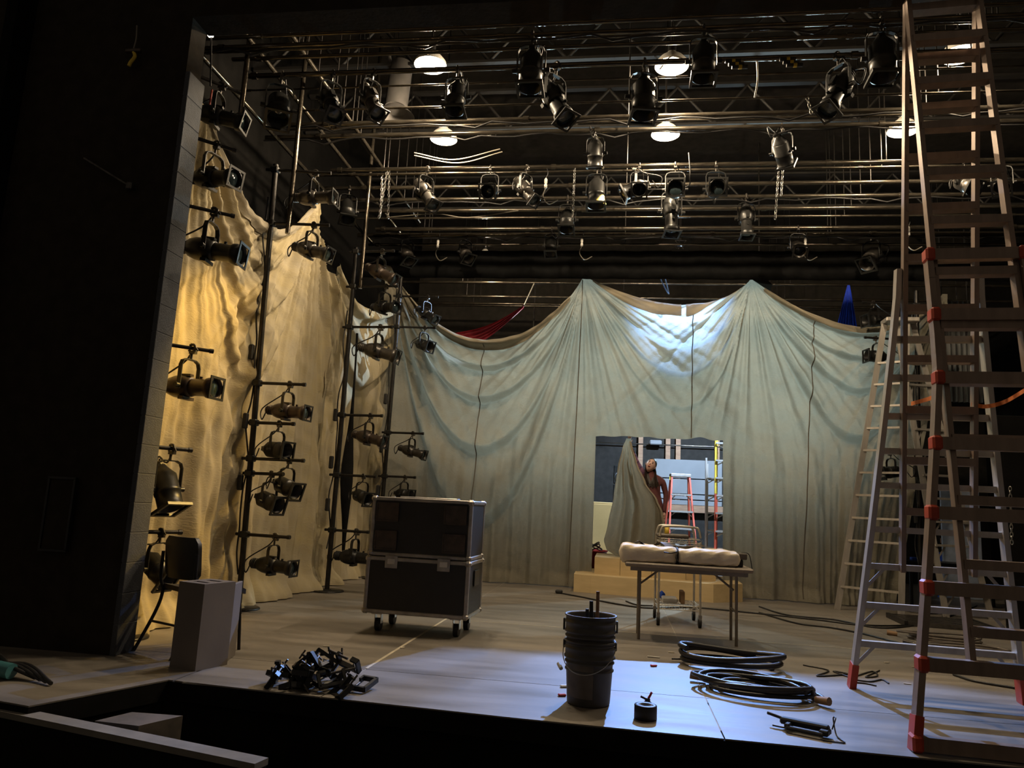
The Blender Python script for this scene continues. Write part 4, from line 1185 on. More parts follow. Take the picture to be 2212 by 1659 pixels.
# ---- two nested buckets with sticks in them
bk = thing('nested_buckets', 'two nested grey plastic buckets holding short sticks', 'bucket', (-.148, 4.83, 0), 0)
def bucket_profile(z0, h_, r0, r1):
    pr = [(0, z0 + .004), (r0 - .004, z0), (r0, z0 + .01)]
    f = lambda z: r0 + (r1 - r0) * z / h_
    for z in (.20, .245):
        pr += [(f(z), z0 + z - .008), (f(z) + .008, z0 + z - .004), (f(z) + .008, z0 + z + .003), (f(z), z0 + z + .007)]
    pr += [(f(h_ - .10), z0 + h_ - .105), (f(h_) + .007, z0 + h_ - .10), (f(h_) + .007, z0 + h_ - .093), (f(h_), z0 + h_ - .088),
           (f(h_), z0 + h_ - .05), (f(h_) + .008, z0 + h_ - .045), (f(h_) + .008, z0 + h_ - .038), (f(h_), z0 + h_ - .033), (f(h_), z0 + h_ - .008), (f(h_) + .009, z0 + h_ - .006), (f(h_) + .009, z0 + h_), (f(h_) - .002, z0 + h_),
           (f(h_) - .006, z0 + h_ - .01), (r0 - .008, z0 + .02), (0, z0 + .02)]
    return pr
MB().lathe(bucket_profile(0, .37, .130, .150), 'Z', 36).build('lower_bucket', M['bucket'], bk)
MB().lathe(bucket_profile(.150, .37, .134, .152), 'Z', 36).build('upper_bucket', M['bucket'], bk)
lb = []
for j in range(5):
    z = .05 + .20 * j / 4
    r_ = .134 + (.150 - .130) * z / .37
    lb.append([((r_) * math.cos(a), (r_) * math.sin(a), z) for a in np.linspace(R(-150), R(-78), 14)])
MB().grid(lb).build('faded_label', M['label'], bk)
pts = [(.158 * math.cos(a), .158 * math.sin(a) - .02, .33 - .135 * math.sin(max(0, (a - R(180)) / R(180) * math.pi))) for a in np.linspace(R(180), R(360), 20)]
MB().tube([(x - .03 * math.sin((i / 19) * math.pi), y, z) for i, (x, y, z) in enumerate(pts)], .003, 5).build('bail_handle', M['steel'], bk)
MB().cyl((-.185, -.05, .225), (-.165, -.09, .205), .012, n=8).build('handle_grip', M['white'], bk)
for sx in (-1, 1):
    MB().rbox((sx * .158, 0, .34), (.012, .04, .05), .004).build('handle_ear', M['bucket'], bk)
for sx in (-1, 1):
    MB().rbox((sx * .162, 0, .455), (.012, .04, .07), .004).build('handle_ear', M['bucket'], bk)
for (a, b, r_, m_, l) in (((.04, .03, .17), (.038, .05, .655), .011, 'wood', 'longest stick standing in the nested buckets'), ((.015, -.02, .17), (.000, .0, .60), .012, 'rubber', 'middle-length dark tube standing in the nested buckets'), ((-.03, -.04, .17), (-.022, -.03, .555), .011, 'rubber', 'shortest dark tube standing in the nested buckets')):
    o = MB().cyl(a, b, r_, n=10).build('stick', M[m_], None, (-.148, 4.83, 0)); tag(o, l, 'stick', 'sticks in the buckets')

# ---- roll of black tape with a tool behind it
tr = thing('tape_roll', 'thick roll of dark gaffer tape lying on the blue-lit floor', 'tape', (0.186, 4.586, 0.000), 0)
MB().lathe([(.026, 0), (.062, 0), (.064, .003), (.064, .075), (.062, .078), (.037, .078), (.035, .075), (.035, .0)], 'Z', 32).build('tape', M['cable'], tr)
MB().lathe([(.032, .001), (.0365, .001), (.0365, .079), (.032, .079), (.032, .001)], 'Z', 28).build('cardboard_core', M['greypanel'], tr)
p = (0.198, 4.773, 0.000)
tool = thing('pliers', 'small pliers standing open behind the tape roll', 'pliers', (p[0], p[1], 0), .2)
tool.scale = (.62, .62, .62)
MB().tube(bez([(-.06, 0, .012), (-.03, .0, .06), (.02, .01, .11), (.05, 0, .17)], 6), .011, 6).build('handle', M['redbin'], tool)
MB().tube(bez([(.085, 0, .012), (.05, .0, .06), (.0, .0, .10), (-.055, .01, .125)], 6), .011, 6).build('handle', M['rubber'], tool)
MB().rbox((.01, 0, .095), (.05, .025, .04), .008).build('jaw', M['fix'], tool)

# ---- pile of clamps
def clamp_proto(l):
    t = thing('pipe_clamp', 'black pipe clamp in the heap on the stage floor', 'clamp', (0, 0, 0), 0, 'heap of pipe clamps on the floor')
    k = MB()
    k.box((-.02, 0, 0), (.02, .03, .16)); k.box((.025, 0, .075), (.10, .03, .018)); k.box((.02, 0, -.075), (.09, .03, .018)); k.box((.07, 0, .055), (.016, .03, .05))
    k.build('jaw', M['fix'], t)
    MB().cyl((.055, 0, -.15), (.055, 0, .0), .008, n=6).build('bolt', M['fixgrey'], t)
    MB().cyl((.025, 0, -.145), (.085, 0, -.145), .006, n=6).build('bolt_handle', M['fixgrey'], t)
    return t
cp = clamp_proto('')
def dup(root):
    r = root.copy(); COL.objects.link(r)
    for c in root.children:
        d = c.copy(); COL.objects.link(d); d.parent = r
    return r
pc = Vector((-1.787, 4.650, 0.000)); rs = random.Random(3)
for i in range(20):
    o = cp if i == 0 else dup(cp)
    a = rs.random() * 6.28; rr = math.sqrt(rs.random())
    x, y = .33 * rr * math.cos(a), .17 * rr * math.sin(a)
    z = .035 + .13 * max(0, 1 - rr) * rs.random()
    o.location = (pc.x + x, pc.y + y, z)
    o.rotation_euler = (R(90) + rs.uniform(-.35, .35), rs.uniform(0, 6.28), rs.uniform(0, 6.28))
for i, (dx, dy, z, ry) in enumerate(((-.10, -.02, .14, .9), (.02, .03, .16, 2.2), (.17, .02, .14, 4.0))):
    o = dup(cp); o.location = (pc.x + dx, pc.y + dy, z); o.rotation_euler = (.5 * i + .2, ry, .8 * i)
# one clamp lying alone
p = (1.056, 4.603, 0.000)
oc = thing('lone_clamp', 'black pipe clamp with safety cable lying alone near the stage edge', 'clamp', (p[0], p[1], .03), R(-28))
k = MB(); k.rbox((0, 0, .012), (.26, .05, .035), .008); k.rbox((.02, -.075, -.005), (.20, .025, .02), .006); k.rbox((-.075, -.035, .0), (.03, .09, .03), .006); k.rbox((.115, -.03, .0), (.05, .08, .03), .006); k.build('jaw', M['fix'], oc)
MB().cyl((-.21, .02, .03), (-.10, .01, .015), .009, n=7).build('bolt', M['fix'], oc)
MB().cyl((-.16, -.05, -.015), (-.08, -.05, -.015), .005, n=6).build('pin', M['fix'], oc)
MB().tube(bez([(.14, .02, .01), (.15, .06, .06), (.13, .09, .05), (.16, .03, -.02), (.22, -.06, -.025), (.12, -.10, -.025)], 6), .004, 5).build('safety_cable', M['cable'], oc)

# ---- coiled cables
def coil(label, p, rx, ry, turns, r, rz, seed, jitter=.25, extra=0.0):
    t = thing('cable_coil', label, 'cable', (p[0], p[1], 0), rz, 'coiled cables on the stage floor')
    rs = random.Random(seed); pts = []; n = 26
    ph = [rs.uniform(0, 6.28) for _ in range(6)]
    for i in range(int(turns * n) + 1):
        a = 2 * math.pi * i / n; k = i / n
        m = 1 + jitter * .35 * math.sin(k * 2.4 + ph[0]) + jitter * .22 * math.sin(a * 2 + k * 1.7 + ph[1])
        ox = jitter * rx * .55 * math.sin(k * 1.9 + ph[2]); oy = jitter * ry * .55 * math.sin(k * 2.3 + ph[3])
        z = r + (k % 3) * r * 1.5 + r * .8 * (1 + math.sin(a * 1.5 + k * 2 + ph[4])) * (k > 1)
        pts.append((rx * m * math.cos(a) + ox, ry * m * math.sin(a) + oy, z))
    MB().tube(pts, r, 7).build('cable_loops', M['cable'], t)
    return t, Vector(pts[0]), Vector(pts[-1])
def connector(t, a, d, m_='card'):
    d = Vector(d).normalized(); a = Vector(a)
    MB().cyl(a, a + d * .10, .022, .026, n=10).build('connector', M[m_], t)
c1, a1, b1_ = coil('thick black cable coiled in a wide flat loop behind the other coil', (0.893, 6.333, 0.000), .37, .20, 2.6, .022, R(-4), 5, .13)
connector(c1, (.22, .14, .07), (.9, -.3, .1), 'fixbrown'); connector(c1, (.10, -.02, .03), (.9, .2, .25), 'fixgrey')
MB().tube(bez([(.1, -.02, .03), (.0, .0, .05), (-.04, .05, .06), (.06, .1, .05), (.2, .08, .05)], 6), .006, 5).build('tie_cord', M['cable'], c1)
MB().cyl((-.44, .02, .02), (-.36, .02, .025), .008, n=6).build('tie_cord', M['cable'], c1)
c2, a2, b2_ = coil('many-looped black cable coil with cream plugs in the blue light', (0.963, 5.496, 0.000), .33, .21, 6.0, .014, R(-12), 8, .32)
connector(c2, (-.36, .12, .03), (-.9, .0, .1), 'card'); connector(c2, (-.24, .18, .04), (-.9, .2, .1), 'card'); connector(c2, (.36, -.12, .03), (.7, -.6, .1), 'card')
c3, a3, b3_ = coil('pale cable coil lying under the giant ladder', (3.364, 8.661, 0.000), .34, .18, 4.0, .011, R(-6), 11, .25)
c3.children[0].data.materials[0] = M['label']; connector(c3, (-.40, .10, .02), (-1, .2, .1), 'card')
c4, a4, b4_ = coil('second pale cable coil farther under the giant ladder', (3.300, 7.976, 0.000), .34, .16, 4.0, .011, R(-14), 14, .25)
c4.children[0].data.materials[0] = M['label']; connector(c4, (-.42, .08, .02), (-1, .2, .1), 'fixgrey')
# thin black cords by the ladder foot
for i, (pts, l) in enumerate((
    ([(1.519, 6.640, 0.000), (1.674, 6.484, 0.000), (1.522, 6.221, 0.000), (1.786, 6.390, 0.000), (1.703, 6.460, 0.000), (1.797, 6.198, 0.000)], 'thin black cord tangle left of the ladder foot'),
    ([(1.840, 6.344, 0.000), (2.035, 6.591, 0.000), (2.012, 6.410, 0.000), (1.905, 6.336, 0.000), (2.107, 6.655, 0.000)], 'thin black cord looping behind the ladder foot'),
    ([(1.790, 6.195, 0.000), (1.886, 6.169, 0.000), (2.002, 6.276, 0.000), (2.011, 6.155, 0.000)], 'thin black cord trailing right of the ladder foot'),
    ([(1.766, 6.093, 0.000), (1.829, 6.086, 0.000), (1.885, 6.032, 0.000)], 'short black cord end below the trailing one'))):
    tag(MB().tube(bez([(p[0], p[1], .006) for p in pts], 8), .006, 5).build('thin_cord', M['cable']), l, 'cord', 'thin cords by the ladder foot')
for i, (pts, r_, l) in enumerate((
    ([(-0.746, 10.689, 0.000), (-0.426, 10.368, 0.000), (0.004, 9.895, 0.000), (0.399, 9.695, 0.000), (0.991, 10.070, 0.000), (1.649, 9.933, 0.000), (2.352, 9.682, 0.000), (2.807, 9.459, 0.000), (3.414, 9.759, 0.000), (4.020, 10.534, 0.000)], .010, 'long black power cable running across the floor before the platform'),
    ([(0.135, 10.273, 0.000), (0.271, 9.950, 0.000), (0.467, 9.966, 0.000)], .009, 'short cable with a plug lying left of the wire cart'),
    ([(1.771, 9.998, 0.000), (2.039, 9.222, 0.000), (2.347, 9.058, 0.000), (2.596, 8.754, 0.000), (2.771, 8.309, 0.000), (2.921, 8.009, 0.000)], .010, 'black cable running towards the pale coils under the giant ladder'),
    ([(1.890, 10.669, 0.000), (2.093, 9.954, 0.000), (2.595, 9.806, 0.000), (2.965, 9.324, 0.000), (3.636, 9.943, 0.000), (4.525, 11.238, 0.000), (5.494, 12.807, 0.000)], .010, 'black cable curving behind the giant ladder'),
    ([(2.679, 6.703, 0.000), (2.754, 6.482, 0.000), (3.006, 6.315, 0.000)], .010, 'black cable running off to the right below the pale coils'))):
    tag(MB().tube(bez([(p[0], p[1], r_) for p in pts], 8), r_, 6).build('floor_cable', M['cable']), l, 'cable', 'cables across the stage floor')
p = (-0.746, 10.689, 0.000)
tag(MB().rbox((p[0] - .03, p[1], .03), (.10, .06, .05), .015).build('cable_plug', M['rubber']), 'black plug at the left end of the long floor cable', 'plug')
# teal bundle at the far left edge
tb = thing('cable_bundle', 'teal and black cable bundle on the floor at the left edge', 'cable', (-3.571, 4.252, 0.000), R(-8))
for k in range(4):
    MB().tube(bez([(-.5, .03 * k, .03), (-.2, .05 - .03 * k, .10 - .02 * k), (.05, .03 * k - .04, .07), (.2 + .06 * k, -.02 * k, .015)], 6), .012, 6).build('strand', M['cable'], tb)
MB().tube(bez([(-.5, -.06, .06), (-.1, -.07, .06), (.08, -.06, .05)], 6), .045, 10).build('teal_sleeve', M['tealbag'], tb)
# loop of cable at the foot of the wall
p = (-4.012, 6.093, 0.000)
tag(MB().tube(bez([(p[0] - .04, p[1], .01), (p[0] + .05, p[1], .10), (p[0] + .04, p[1], .22), (p[0] - .05, p[1], .24)], 6), .012, 6).build('cable_loop', M['cable']), 'black cable loop standing at the foot of the block wall', 'cable')

# ---- folding table with a wrapped bundle
TB = thing('folding_table', 'grey folding table in front of the doorway platform', 'table', (.66, 7.52, 0), R(0))
TW, TD, TH = 1.16, .56, .70
MB().rbox((0, 0, TH - .02), (TW, TD, .04), .012).build('tabletop', M['tabletop'], TB)
for sy in (-1, 1):
    MB().box((0, sy * (TD / 2 - .03), TH - .055), (TW - .1, .025, .04)).build('apron_rail', M['tablemetal'], TB)
for sx in (-1, 1):
    for sy in (-1, 1):
        MB().cyl((sx * .44, sy * .17, TH - .05), (sx * .44, sy * .17, 0), .014, n=10).build('leg', M['tablemetal'], TB)
    MB().cyl((sx * .44, -.17, .30), (sx * .44, .17, .30), .011, n=8).build('leg_brace', M['tablemetal'], TB)
    MB().cyl((sx * .44, 0, TH - .22), (sx * .22, 0, TH - .05), .010, n=8).build('folding_brace', M['tablemetal'], TB)
bd = thing('wrapped_bundle', 'long cream paper-wrapped bundle tied with cord on the folding table', 'bundle', (.60, 7.50, TH), 0)
P = []; n = 60
for i in range(n + 1):
    t = i / n; x = -.58 + 1.12 * t
    f = min(1.0, (t / .03) ** .5, ((1 - t) / .03) ** .5) if 0 < t < 1 else .05
    pinch = 1 - .16 * math.exp(-((t - .485) / .018) ** 2)
    hz = (.070 + .006 * math.sin(t * 9 + 1) + .004 * math.sin(t * 31) + .012 * (t < .47)) * f * pinch; hy = (.215 + .008 * math.sin(t * 12)) * (.6 + .4 * f) * pinch
    sq = lambda c, e: math.copysign(abs(c) ** e, c)
    P.append([(x, hy * sq(math.cos(a), .35) * (1 + .012 * math.sin(a * 5 + t * 40)), .074 + hz * sq(math.sin(a), .45) + .004 * math.sin(t * 55 + a * 7)) for a in np.linspace(0, 2 * math.pi, 41)])
MB().grid(P).build('wrapping', M['paper'], bd)
x = -.58 + 1.12 * .485
MB().tube([(x, .19 * math.copysign(abs(math.cos(a)) ** .4, math.cos(a)), .075 + .068 * math.copysign(abs(math.sin(a)) ** .5, math.sin(a))) for a in np.linspace(0, 2 * math.pi, 20)[:-1]], .010, 6, True).build('cord', M['rubber'], bd)
MB().tube(bez([(x, -.19, .12), (x - .06, -.225, .10), (x - .13, -.23, .105)], 6), .006, 5).build('cord_end', M['rubber'], bd)
MB().tube(bez([(x, -.19, .12), (x - .02, -.23, .06), (x + .02, -.235, .01)], 6), .006, 5).build('cord_end', M['rubber'], bd)
tag(MB().grid([[(-.36 + .7 * i / 14 * (.55 + .45 * j), -.02 + .13 * j + .02 * math.sin(i), .165 + .028 * math.sin(i * .9 + j * 2) * (i not in (0, 14))) for i in range(15)] for j in (0, .33, .66, 1)]).build('dark_jacket', M['label'], None, (.52, 7.50, TH - .004)), 'crumpled dark cloth lying on the cream bundle', 'cloth')
o = thing('tool_box', 'small dark box with an arched wire standing on the right end of the table', 'box', (1.14, 7.46, TH), 0)
MB().rbox((0, 0, .10), (.13, .12, .06), .008).build('body', M['label'], o); MB().rbox((0, 0, .035), (.06, .10, .07), .008).build('foot', M['fix'], o)
MB().tube(bez([(.02, 0, .13), (.09, 0, .12), (.12, 0, -.02)], 6), .004, 5).build('wire', M['cable'], o)

# ---- chrome wire cart behind the table
CT = thing('wire_cart', 'chrome wire shelf cart on casters behind the folding table', 'cart', (.66, 8.62, 0), R(1))
cw_, cd_ = .43, .56
for sx in (-1, 1):
    for sy in (-1, 1):
        MB().cyl((sx * cw_ / 2, sy * cd_ / 2, .12), (sx * cw_ / 2, sy * cd_ / 2, .88 if sy < 0 else .93), .0125, n=10).build('post', M['chrome'], CT)
        c = MB().box((sx * cw_ / 2, sy * cd_ / 2, .105), (.035, .03, .05)).build('caster', M['steel'], CT)
        MB().cyl((sx * cw_ / 2 - .015, sy * cd_ / 2 + .02, .055), (sx * cw_ / 2 + .015, sy * cd_ / 2 + .02, .055), .055, n=16).build('wheel', M['rubber'], c)
for z in (.17, .56, .86):
    w = MB()
    for sy in (-1, 1):
        for zz in (z, z + .04):
            w.cyl((-cw_ / 2, sy * cd_ / 2, zz), (cw_ / 2, sy * cd_ / 2, zz), .0045, n=5)
    for sx in (-1, 1):
        for zz in (z, z + .04):
            w.cyl((sx * cw_ / 2, -cd_ / 2, zz), (sx * cw_ / 2, cd_ / 2, zz), .0045, n=5)
    for k in range(12):
        x = -cw_ / 2 + cw_ * (k + .5) / 12
        w.cyl((x, -cd_ / 2, z + .04), (x, cd_ / 2, z + .04), .0022, n=4)
        w.cyl((x, -cd_ / 2, z if k % 2 else z + .04), (x + cw_ / 12, -cd_ / 2, z + .04 if k % 2 else z), .003, n=4)
    w.build('wire_shelf', M['chrome'], CT)
for sy in (-1, 1):
    MB().tube(bez([(-cw_ / 2, sy * .28, .92), (-cw_ / 2 + .02, sy * .28, 1.0), (-cw_ / 2 + .07, sy * .28, 1.03), (cw_ / 2 - .07, sy * .28, 1.03), (cw_ / 2 - .02, sy * .28, 1.0), (cw_ / 2, sy * .28, .92)], 5), .0125, 8).build('push_handle', M['chrome'], CT)
tag(MB().rbox((.60, 8.55, .672), (.30, .30, .14), .02).build('equipment_bag', M['rubber']), 'black bag on the middle shelf of the wire cart', 'bag')
tag(MB().rbox((.58, 8.6, .245), (.16, .24, .05), .01).build('paper_stack', M['white']), 'white papers on the bottom shelf of the wire cart', 'papers')
tag(MB().rbox((.71, 8.56, .285), (.045, .2, .13), .006).build('book', M['card']), 'upright brown box on the bottom shelf of the wire cart', 'box')
tag(MB().rbox((.51, 8.8, .265), (.07, .12, .09), .03).build('blue_bottle', M['bluepaint']), 'blue bottle lying on the bottom shelf of the wire cart', 'bottle')
tag(MB().lathe([(.035, 0), (.06, 0), (.06, .045), (.035, .045), (.035, 0)], 'X', 20, (.52, 8.62, .965)).build('yellow_tape_roll', M['yellow']), 'yellow tape roll standing on top of the wire cart', 'tape')
tag(MB().rbox((.60, 8.62, .925), (.34, .34, .04), .012).build('tray', M['label']), 'dark tray on the top shelf of the wire cart', 'tray')

# ---- two-tier platform in the doorway
PF = thing('platform', 'tan plywood two-step platform with curved front at the doorway', 'platform', (0, 0, 0))
MB().prism([(-.60, 11.10), (-.35, 11.04), (0.10, 11.0), (.55, 10.96), (.95, 10.90), (1.32, 10.86), (1.76, 11.20), (1.80, 12.4), (-.62, 12.4)], 0, .245).build('lower_tier', M['ply'], PF)
for a, b in (((-.32, 11.38), (.05, 11.30)), ((.055, 11.30), (.50, 11.26)), ((.505, 11.26), (.98, 11.26)), ((.985, 11.26), (1.42, 11.40))):
    MB().prism([a, b, (b[0], 12.5), (a[0], 12.5)], .245, .485).build('upper_tier_segment', M['ply'], PF)
rb_ = thing('red_bin', 'red plastic bin full of cable behind the platform', 'bin', (-.40, 12.75, 0))
MB().lathe([(0, .01), (.19, 0), (.24, .50), (.255, .50), (.255, .52), (.235, .52), (.18, .03), (0, .03)], 'Z', 24).build('tub', M['redbin'], rb_)
rs = random.Random(2)
for k in range(5):
    MB().tube([(.16 * math.cos(a + k) * (1 - .08 * k), .16 * math.sin(a + k), .52 + .025 * k + .03 * math.sin(2 * a + k)) for a in np.linspace(0, 6.28, 22)[:-1]], .010, 5, True).build('cable_ring', M['cable'], rb_)

# ================================================================== back room seen through the doorway
for i, (x, z0, z1) in enumerate(((.46, 1.0, 3.6), (1.27, 1.2, 3.6), (1.05, 2.3, 2.9), (-.9, .1, 3.6), (2.1, 1.2, 3.6))):
    MB().box((x, 16.80, (z0 + z1) / 2), (.10, .09, z1 - z0)).build('stud', M['wood'], backwall)
MB().box((.9, 16.80, 3.05), (4.0, .09, .12)).build('header_beam', M['wood'], backwall)
MB().box((1.5, 16.72, 1.30), (1.9, .08, .15)).build('rail_beam', M['wood'], backwall)
for k, (z0, z1) in enumerate(((1.95, 2.35), (1.62, 1.93), (1.50, 1.60), (1.38, 1.48))):
    MB().rbox((1.45, 16.74, (z0 + z1) / 2), (1.5, .02, z1 - z0), .004).build('grey_panel', M['greypanel'], backwall)
MB().cyl((-1.5, 16.75, 2.66), (3.0, 16.75, 2.66), .012, n=6).build('conduit', M['pipe'], backwall)
l = thing('wall_fitting', 'small pale wall light fitting above the grey panels', 'light fitting', (.78, 16.70, 2.70))
MB().rbox((0, 0, 0), (.26, .10, .10), .02).build('cover', M['greypanel'], l)
cb = thing('ochre_cabinet', 'ochre wooden cabinet inside the left of the doorway', 'cabinet', (-.20, 14.2, 0))
MB().rbox((0, 0, .66), (.62, .5, 1.32), .01).build('body', M['ochre'], cb)
MB().rbox((.0, -.256, .66), (.58, .012, 1.24), .004).build('door', M['ochre'], cb)
for k in range(2):
    sp = thing('loudspeaker', ('upper' if k else 'lower') + ' of two stacked grey loudspeakers left behind the raised canvas', 'speaker', (.02, 14.6, 1.33 + .36 * k), 0, 'stacked loudspeakers')
    MB().rbox((0, 0, .17), (.24, .24, .34), .01).build('cabinet', M['fix'], sp)
    MB().lathe([(.09, -.13), (.10, -.125), (.10, -.12), (.05, -.11), (0, -.10)], 'Y', 20, (0, 0, .12)).build('woofer', M['greypanel'], sp)
    MB().lathe([(.045, -.13), (.05, -.125), (.05, -.12), (.02, -.11), (0, -.10)], 'Y', 16, (0, 0, .27)).build('tweeter', M['greypanel'], sp)
    if k == 0:
        tag(MB().rbox((.02, 14.6, .665), (.3, .3, 1.33), .01).build('speaker_stand', M['blackwall']), 'black plinth under the stacked loudspeakers', 'stand')
tag(MB().rbox((1.25, 13.3, .28), (.7, .3, .56), .02).build('white_tub', M['white']), 'white storage tub behind the wire cart handles', 'tub')
# ---- loose canvas flap held up by the person
fl_ = []
L = [(0, .10), (.08, .045), (.25, -.02), (.5, -.07), (.75, -.15), (.88, -.20), (.95, -.16), (1, -.02)]
Rr = [(0, .17), (.08, .20), (.2, .27), (.38, .42), (.52, .60), (.62, .68), (.75, .72), (1, .74)]
def interp(T, t):
    for (a, x), (b, y) in zip(T, T[1:]):
        if t <= b:
            k = (t - a) / (b - a); k = k * k * (3 - 2 * k) * .5 + k * .5
            return x + (y - x) * k
    return T[-1][1]
NU, NV = 60, 70
for j in range(NV + 1):
    t = j / NV; z = 2.29 - 1.79 * t; l_, r_ = interp(L, t), interp(Rr, t)
    row = []
    for i in range(NU + 1):
        u = i / NU; x = l_ + (r_ - l_) * u
        zz = z - .25 * u * (1 - u) * max(0, t - .2) * .6
        d = .05 * min(1, t * 4) * math.sin(u * 11 + .6) + .03 * math.sin(u * 23 + t * 2) * min(1, t * 3) + .06 * math.sin(u * math.pi) * t
        d += .06 * math.exp(-((u - .26) / .04) ** 2) * min(1, t * 3)
        row.append((x, -d, zz))
    fl_.append(row)
flap = thing('canvas_flap', 'loose piece of canvas held up in the doorway like a tent', 'cloth', (0, 11.78, 0))
MB().grid(fl_).build('cloth', M['canvas'], flap)
rows = [[(r[-1][0] - .0, r[-1][1] - .004, r[-1][2]), (r[-1][0] - .035, r[-1][1] - .03, r[-1][2] + .01)] for r in fl_[2:]]
MB().grid(rows).build('turned_edge', M['canvas2'], flap)

# ---- person behind the flap, one arm raised
PX, PY, PZ0 = .545, 12.02, .485
pr = thing('person', 'person in a maroon shirt with long dark hair holding up canvas in the doorway', 'person', (PX, PY, PZ0))
# joints relative to the feet (z up), facing the camera (-y)
J = {}
def skin_body(name, verts, edges, radii, material, parent, sub=2, root=0):
    me = bpy.data.meshes.new(name); me.from_pydata(verts, edges, []); me.update()
    o = link(name, me, parent)
    o.modifiers.new('skin', 'SKIN'); ss = o.modifiers.new('sub', 'SUBSURF'); ss.levels = sub; ss.render_levels = sub
    sv = me.skin_vertices[0].data
    for i, r in enumerate(radii):
        sv[i].radius = (r, r) if not isinstance(r, tuple) else r
    sv[root].use_root = True
    o.modifiers['skin'].use_smooth_shade = True
    me.materials.append(material)
    return o
v = [(0, 0, .80), (.0, 0, .95), (-.01, 0, 1.10), (-.02, 0, 1.20), (-.035, .0, 1.27), (-.05, -.01, 1.34),
     (.09, 0, .76), (.10, -.01, .45), (.10, .02, .07), (.10, -.12, .03),
     (-.09, 0, .76), (-.10, -.01, .45), (-.10, .02, .07), (-.10, -.12, .03),
     (.13, .0, 1.19), (.19, .02, .98), (.17, -.05, .77), (.16, -.07, .70),
     (-.16, 0, 1.24), (-.27, -.02, 1.44), (-.36, -.06, 1.66), (-.385, -.08, 1.73)]
e = [(0, 1), (1, 2), (2, 3), (3, 4), (4, 5), (0, 6), (6, 7), (7, 8), (8, 9), (0, 10), (10, 11), (11, 12), (12, 13), (3, 14), (14, 15), (15, 16), (16, 17), (3, 18), (18, 19), (19, 20), (20, 21)]
r = [(.135, .10), (.115, .085), (.125, .095), (.12, .085), .05, .045, .085, .055, .04, .038, .085, .055, .04, .038, .062, .042, .032, .026, .062, .042, .032, .026]
bodyo = skin_body('body', v, e, r, M['shirt'], pr)
# trousers and hands get their own surfaces
skin_body('trousers', [(0, .005, .84), (.0, .005, .76), (.09, 0, .72), (.10, -.01, .45), (.10, .02, .06), (-.09, 0, .72), (-.10, -.01, .45), (-.10, .02, .06)], [(0, 1), (1, 2), (2, 3), (3, 4), (1, 5), (5, 6), (6, 7)], [(.142, .105), (.14, .11), .095, .066, .052, .095, .066, .052], M['trousers'], pr)
skin_body('sleeve', [(-.15, 0, 1.235), (-.27, -.02, 1.44), (-.34, -.05, 1.61)], [(0, 1), (1, 2)], [.07, .050, .042], M['sleeve'], pr)
def hand(loc, up):
    up = Vector(up).normalized(); sd = up.orthogonal().normalized(); loc = Vector(loc)
    V_ = [loc, loc + up * .05, loc + up * .085]; E_ = [(0, 1), (1, 2)]; R_ = [(.024, .016), (.034, .015), (.034, .014)]
    for k in range(4):
        off = sd * (-.027 + .018 * k); ln = (.055, .065, .06, .045)[k]
        b = len(V_); fw = Vector((0, -1, 0))
        V_ += [loc + up * .09 + off, loc + up * (.09 + ln * .6) + off + fw * .012, loc + up * (.09 + ln * .8) + off + fw * .035]
        E_ += [(2, b), (b, b + 1), (b + 1, b + 2)]; R_ += [.0095, .0085, .0075]
    b = len(V_); V_ += [loc + up * .04 + sd * .045, loc + up * .07 + sd * .062 + Vector((0, -.02, 0))]
    E_ += [(1, b), (b, b + 1)]; R_ += [.011, .009]
    return skin_body('hand', V_, E_, R_, M['skin'], pr, 1)
hand((-.385, -.08, 1.73), (-.08, -.06, 1)); hand((.16, -.07, .70), (-.03, -.05, -1))
# head: tilted, looking up to the raised hand
hm_ = MB(); n1, n2 = 18, 20
HT = Matrix.Translation((-.055, -.03, 1.415)) @ Matrix.Rotation(R(24), 4, 'Y') @ Matrix.Rotation(R(-12), 4, 'Z') @ Matrix.Rotation(R(-14), 4, 'X')
def hp(x, y, z):
    return HT @ Vector((x, y, z))
P = []
for j in range(n1 + 1):
    t = math.pi * j / n1; z = .115 * math.cos(t)
    row = []
    for i in range(n2 + 1):
        a = 2 * math.pi * i / n2; rr = math.sin(t)
        x = .076 * rr * math.cos(a) * (1 - .22 * max(0, -math.cos(t))); y = .096 * rr * math.sin(a)
        if z < -.04 and y > 0:
            y *= .7
        front = max(0, -math.sin(a)) ** 6 * rr
        y -= front * (.014 * math.exp(-((z + .012) / .022) ** 2) - .008 * math.exp(-((z - .02) / .012) ** 2) + .008 * math.exp(-((z + .085) / .018) ** 2))
        row.append(hp(x, y, z))
    P.append(row)
hm_.grid(P)
head = hm_.build('head', M['skin'], pr)
MB().lathe([(0, .022), (.010, .018), (.012, .0), (.008, -.008), (0, -.01)], 'Z', 8).build('nose', M['skin'], head, hp(0, -.108, -.015), (R(-14), R(24), 0))
for sx in (-1, 1):
    MB().lathe([(0, .006), (.010, .003), (.011, 0), (.010, -.003), (0, -.006)], 'Z', 10).build('eye', M['eye'], head, hp(sx * .028, -.090, .014), (R(-14), R(24), 0))
    MB().lathe([(0, .028), (.012, .02), (.013, 0), (.008, -.02), (0, -.026)], 'Z', 8).build('ear', M['skin'], head, hp(sx * .078, .005, -.005), (R(-14), R(24), 0))
    MB().box((0, 0, 0), (.026, .006, .006)).build('eyebrow', M['hair'], head, hp(sx * .028, -.094, .034), (R(-14), R(24), 0))
MB().lathe([(0, .007), (.018, .004), (.021, 0), (.018, -.004), (0, -.007)], 'Z', 10).build('mouth', M['lip'], head, hp(0, -.094, -.052), (R(-14), R(24), 0))
hr = MB(); P = []
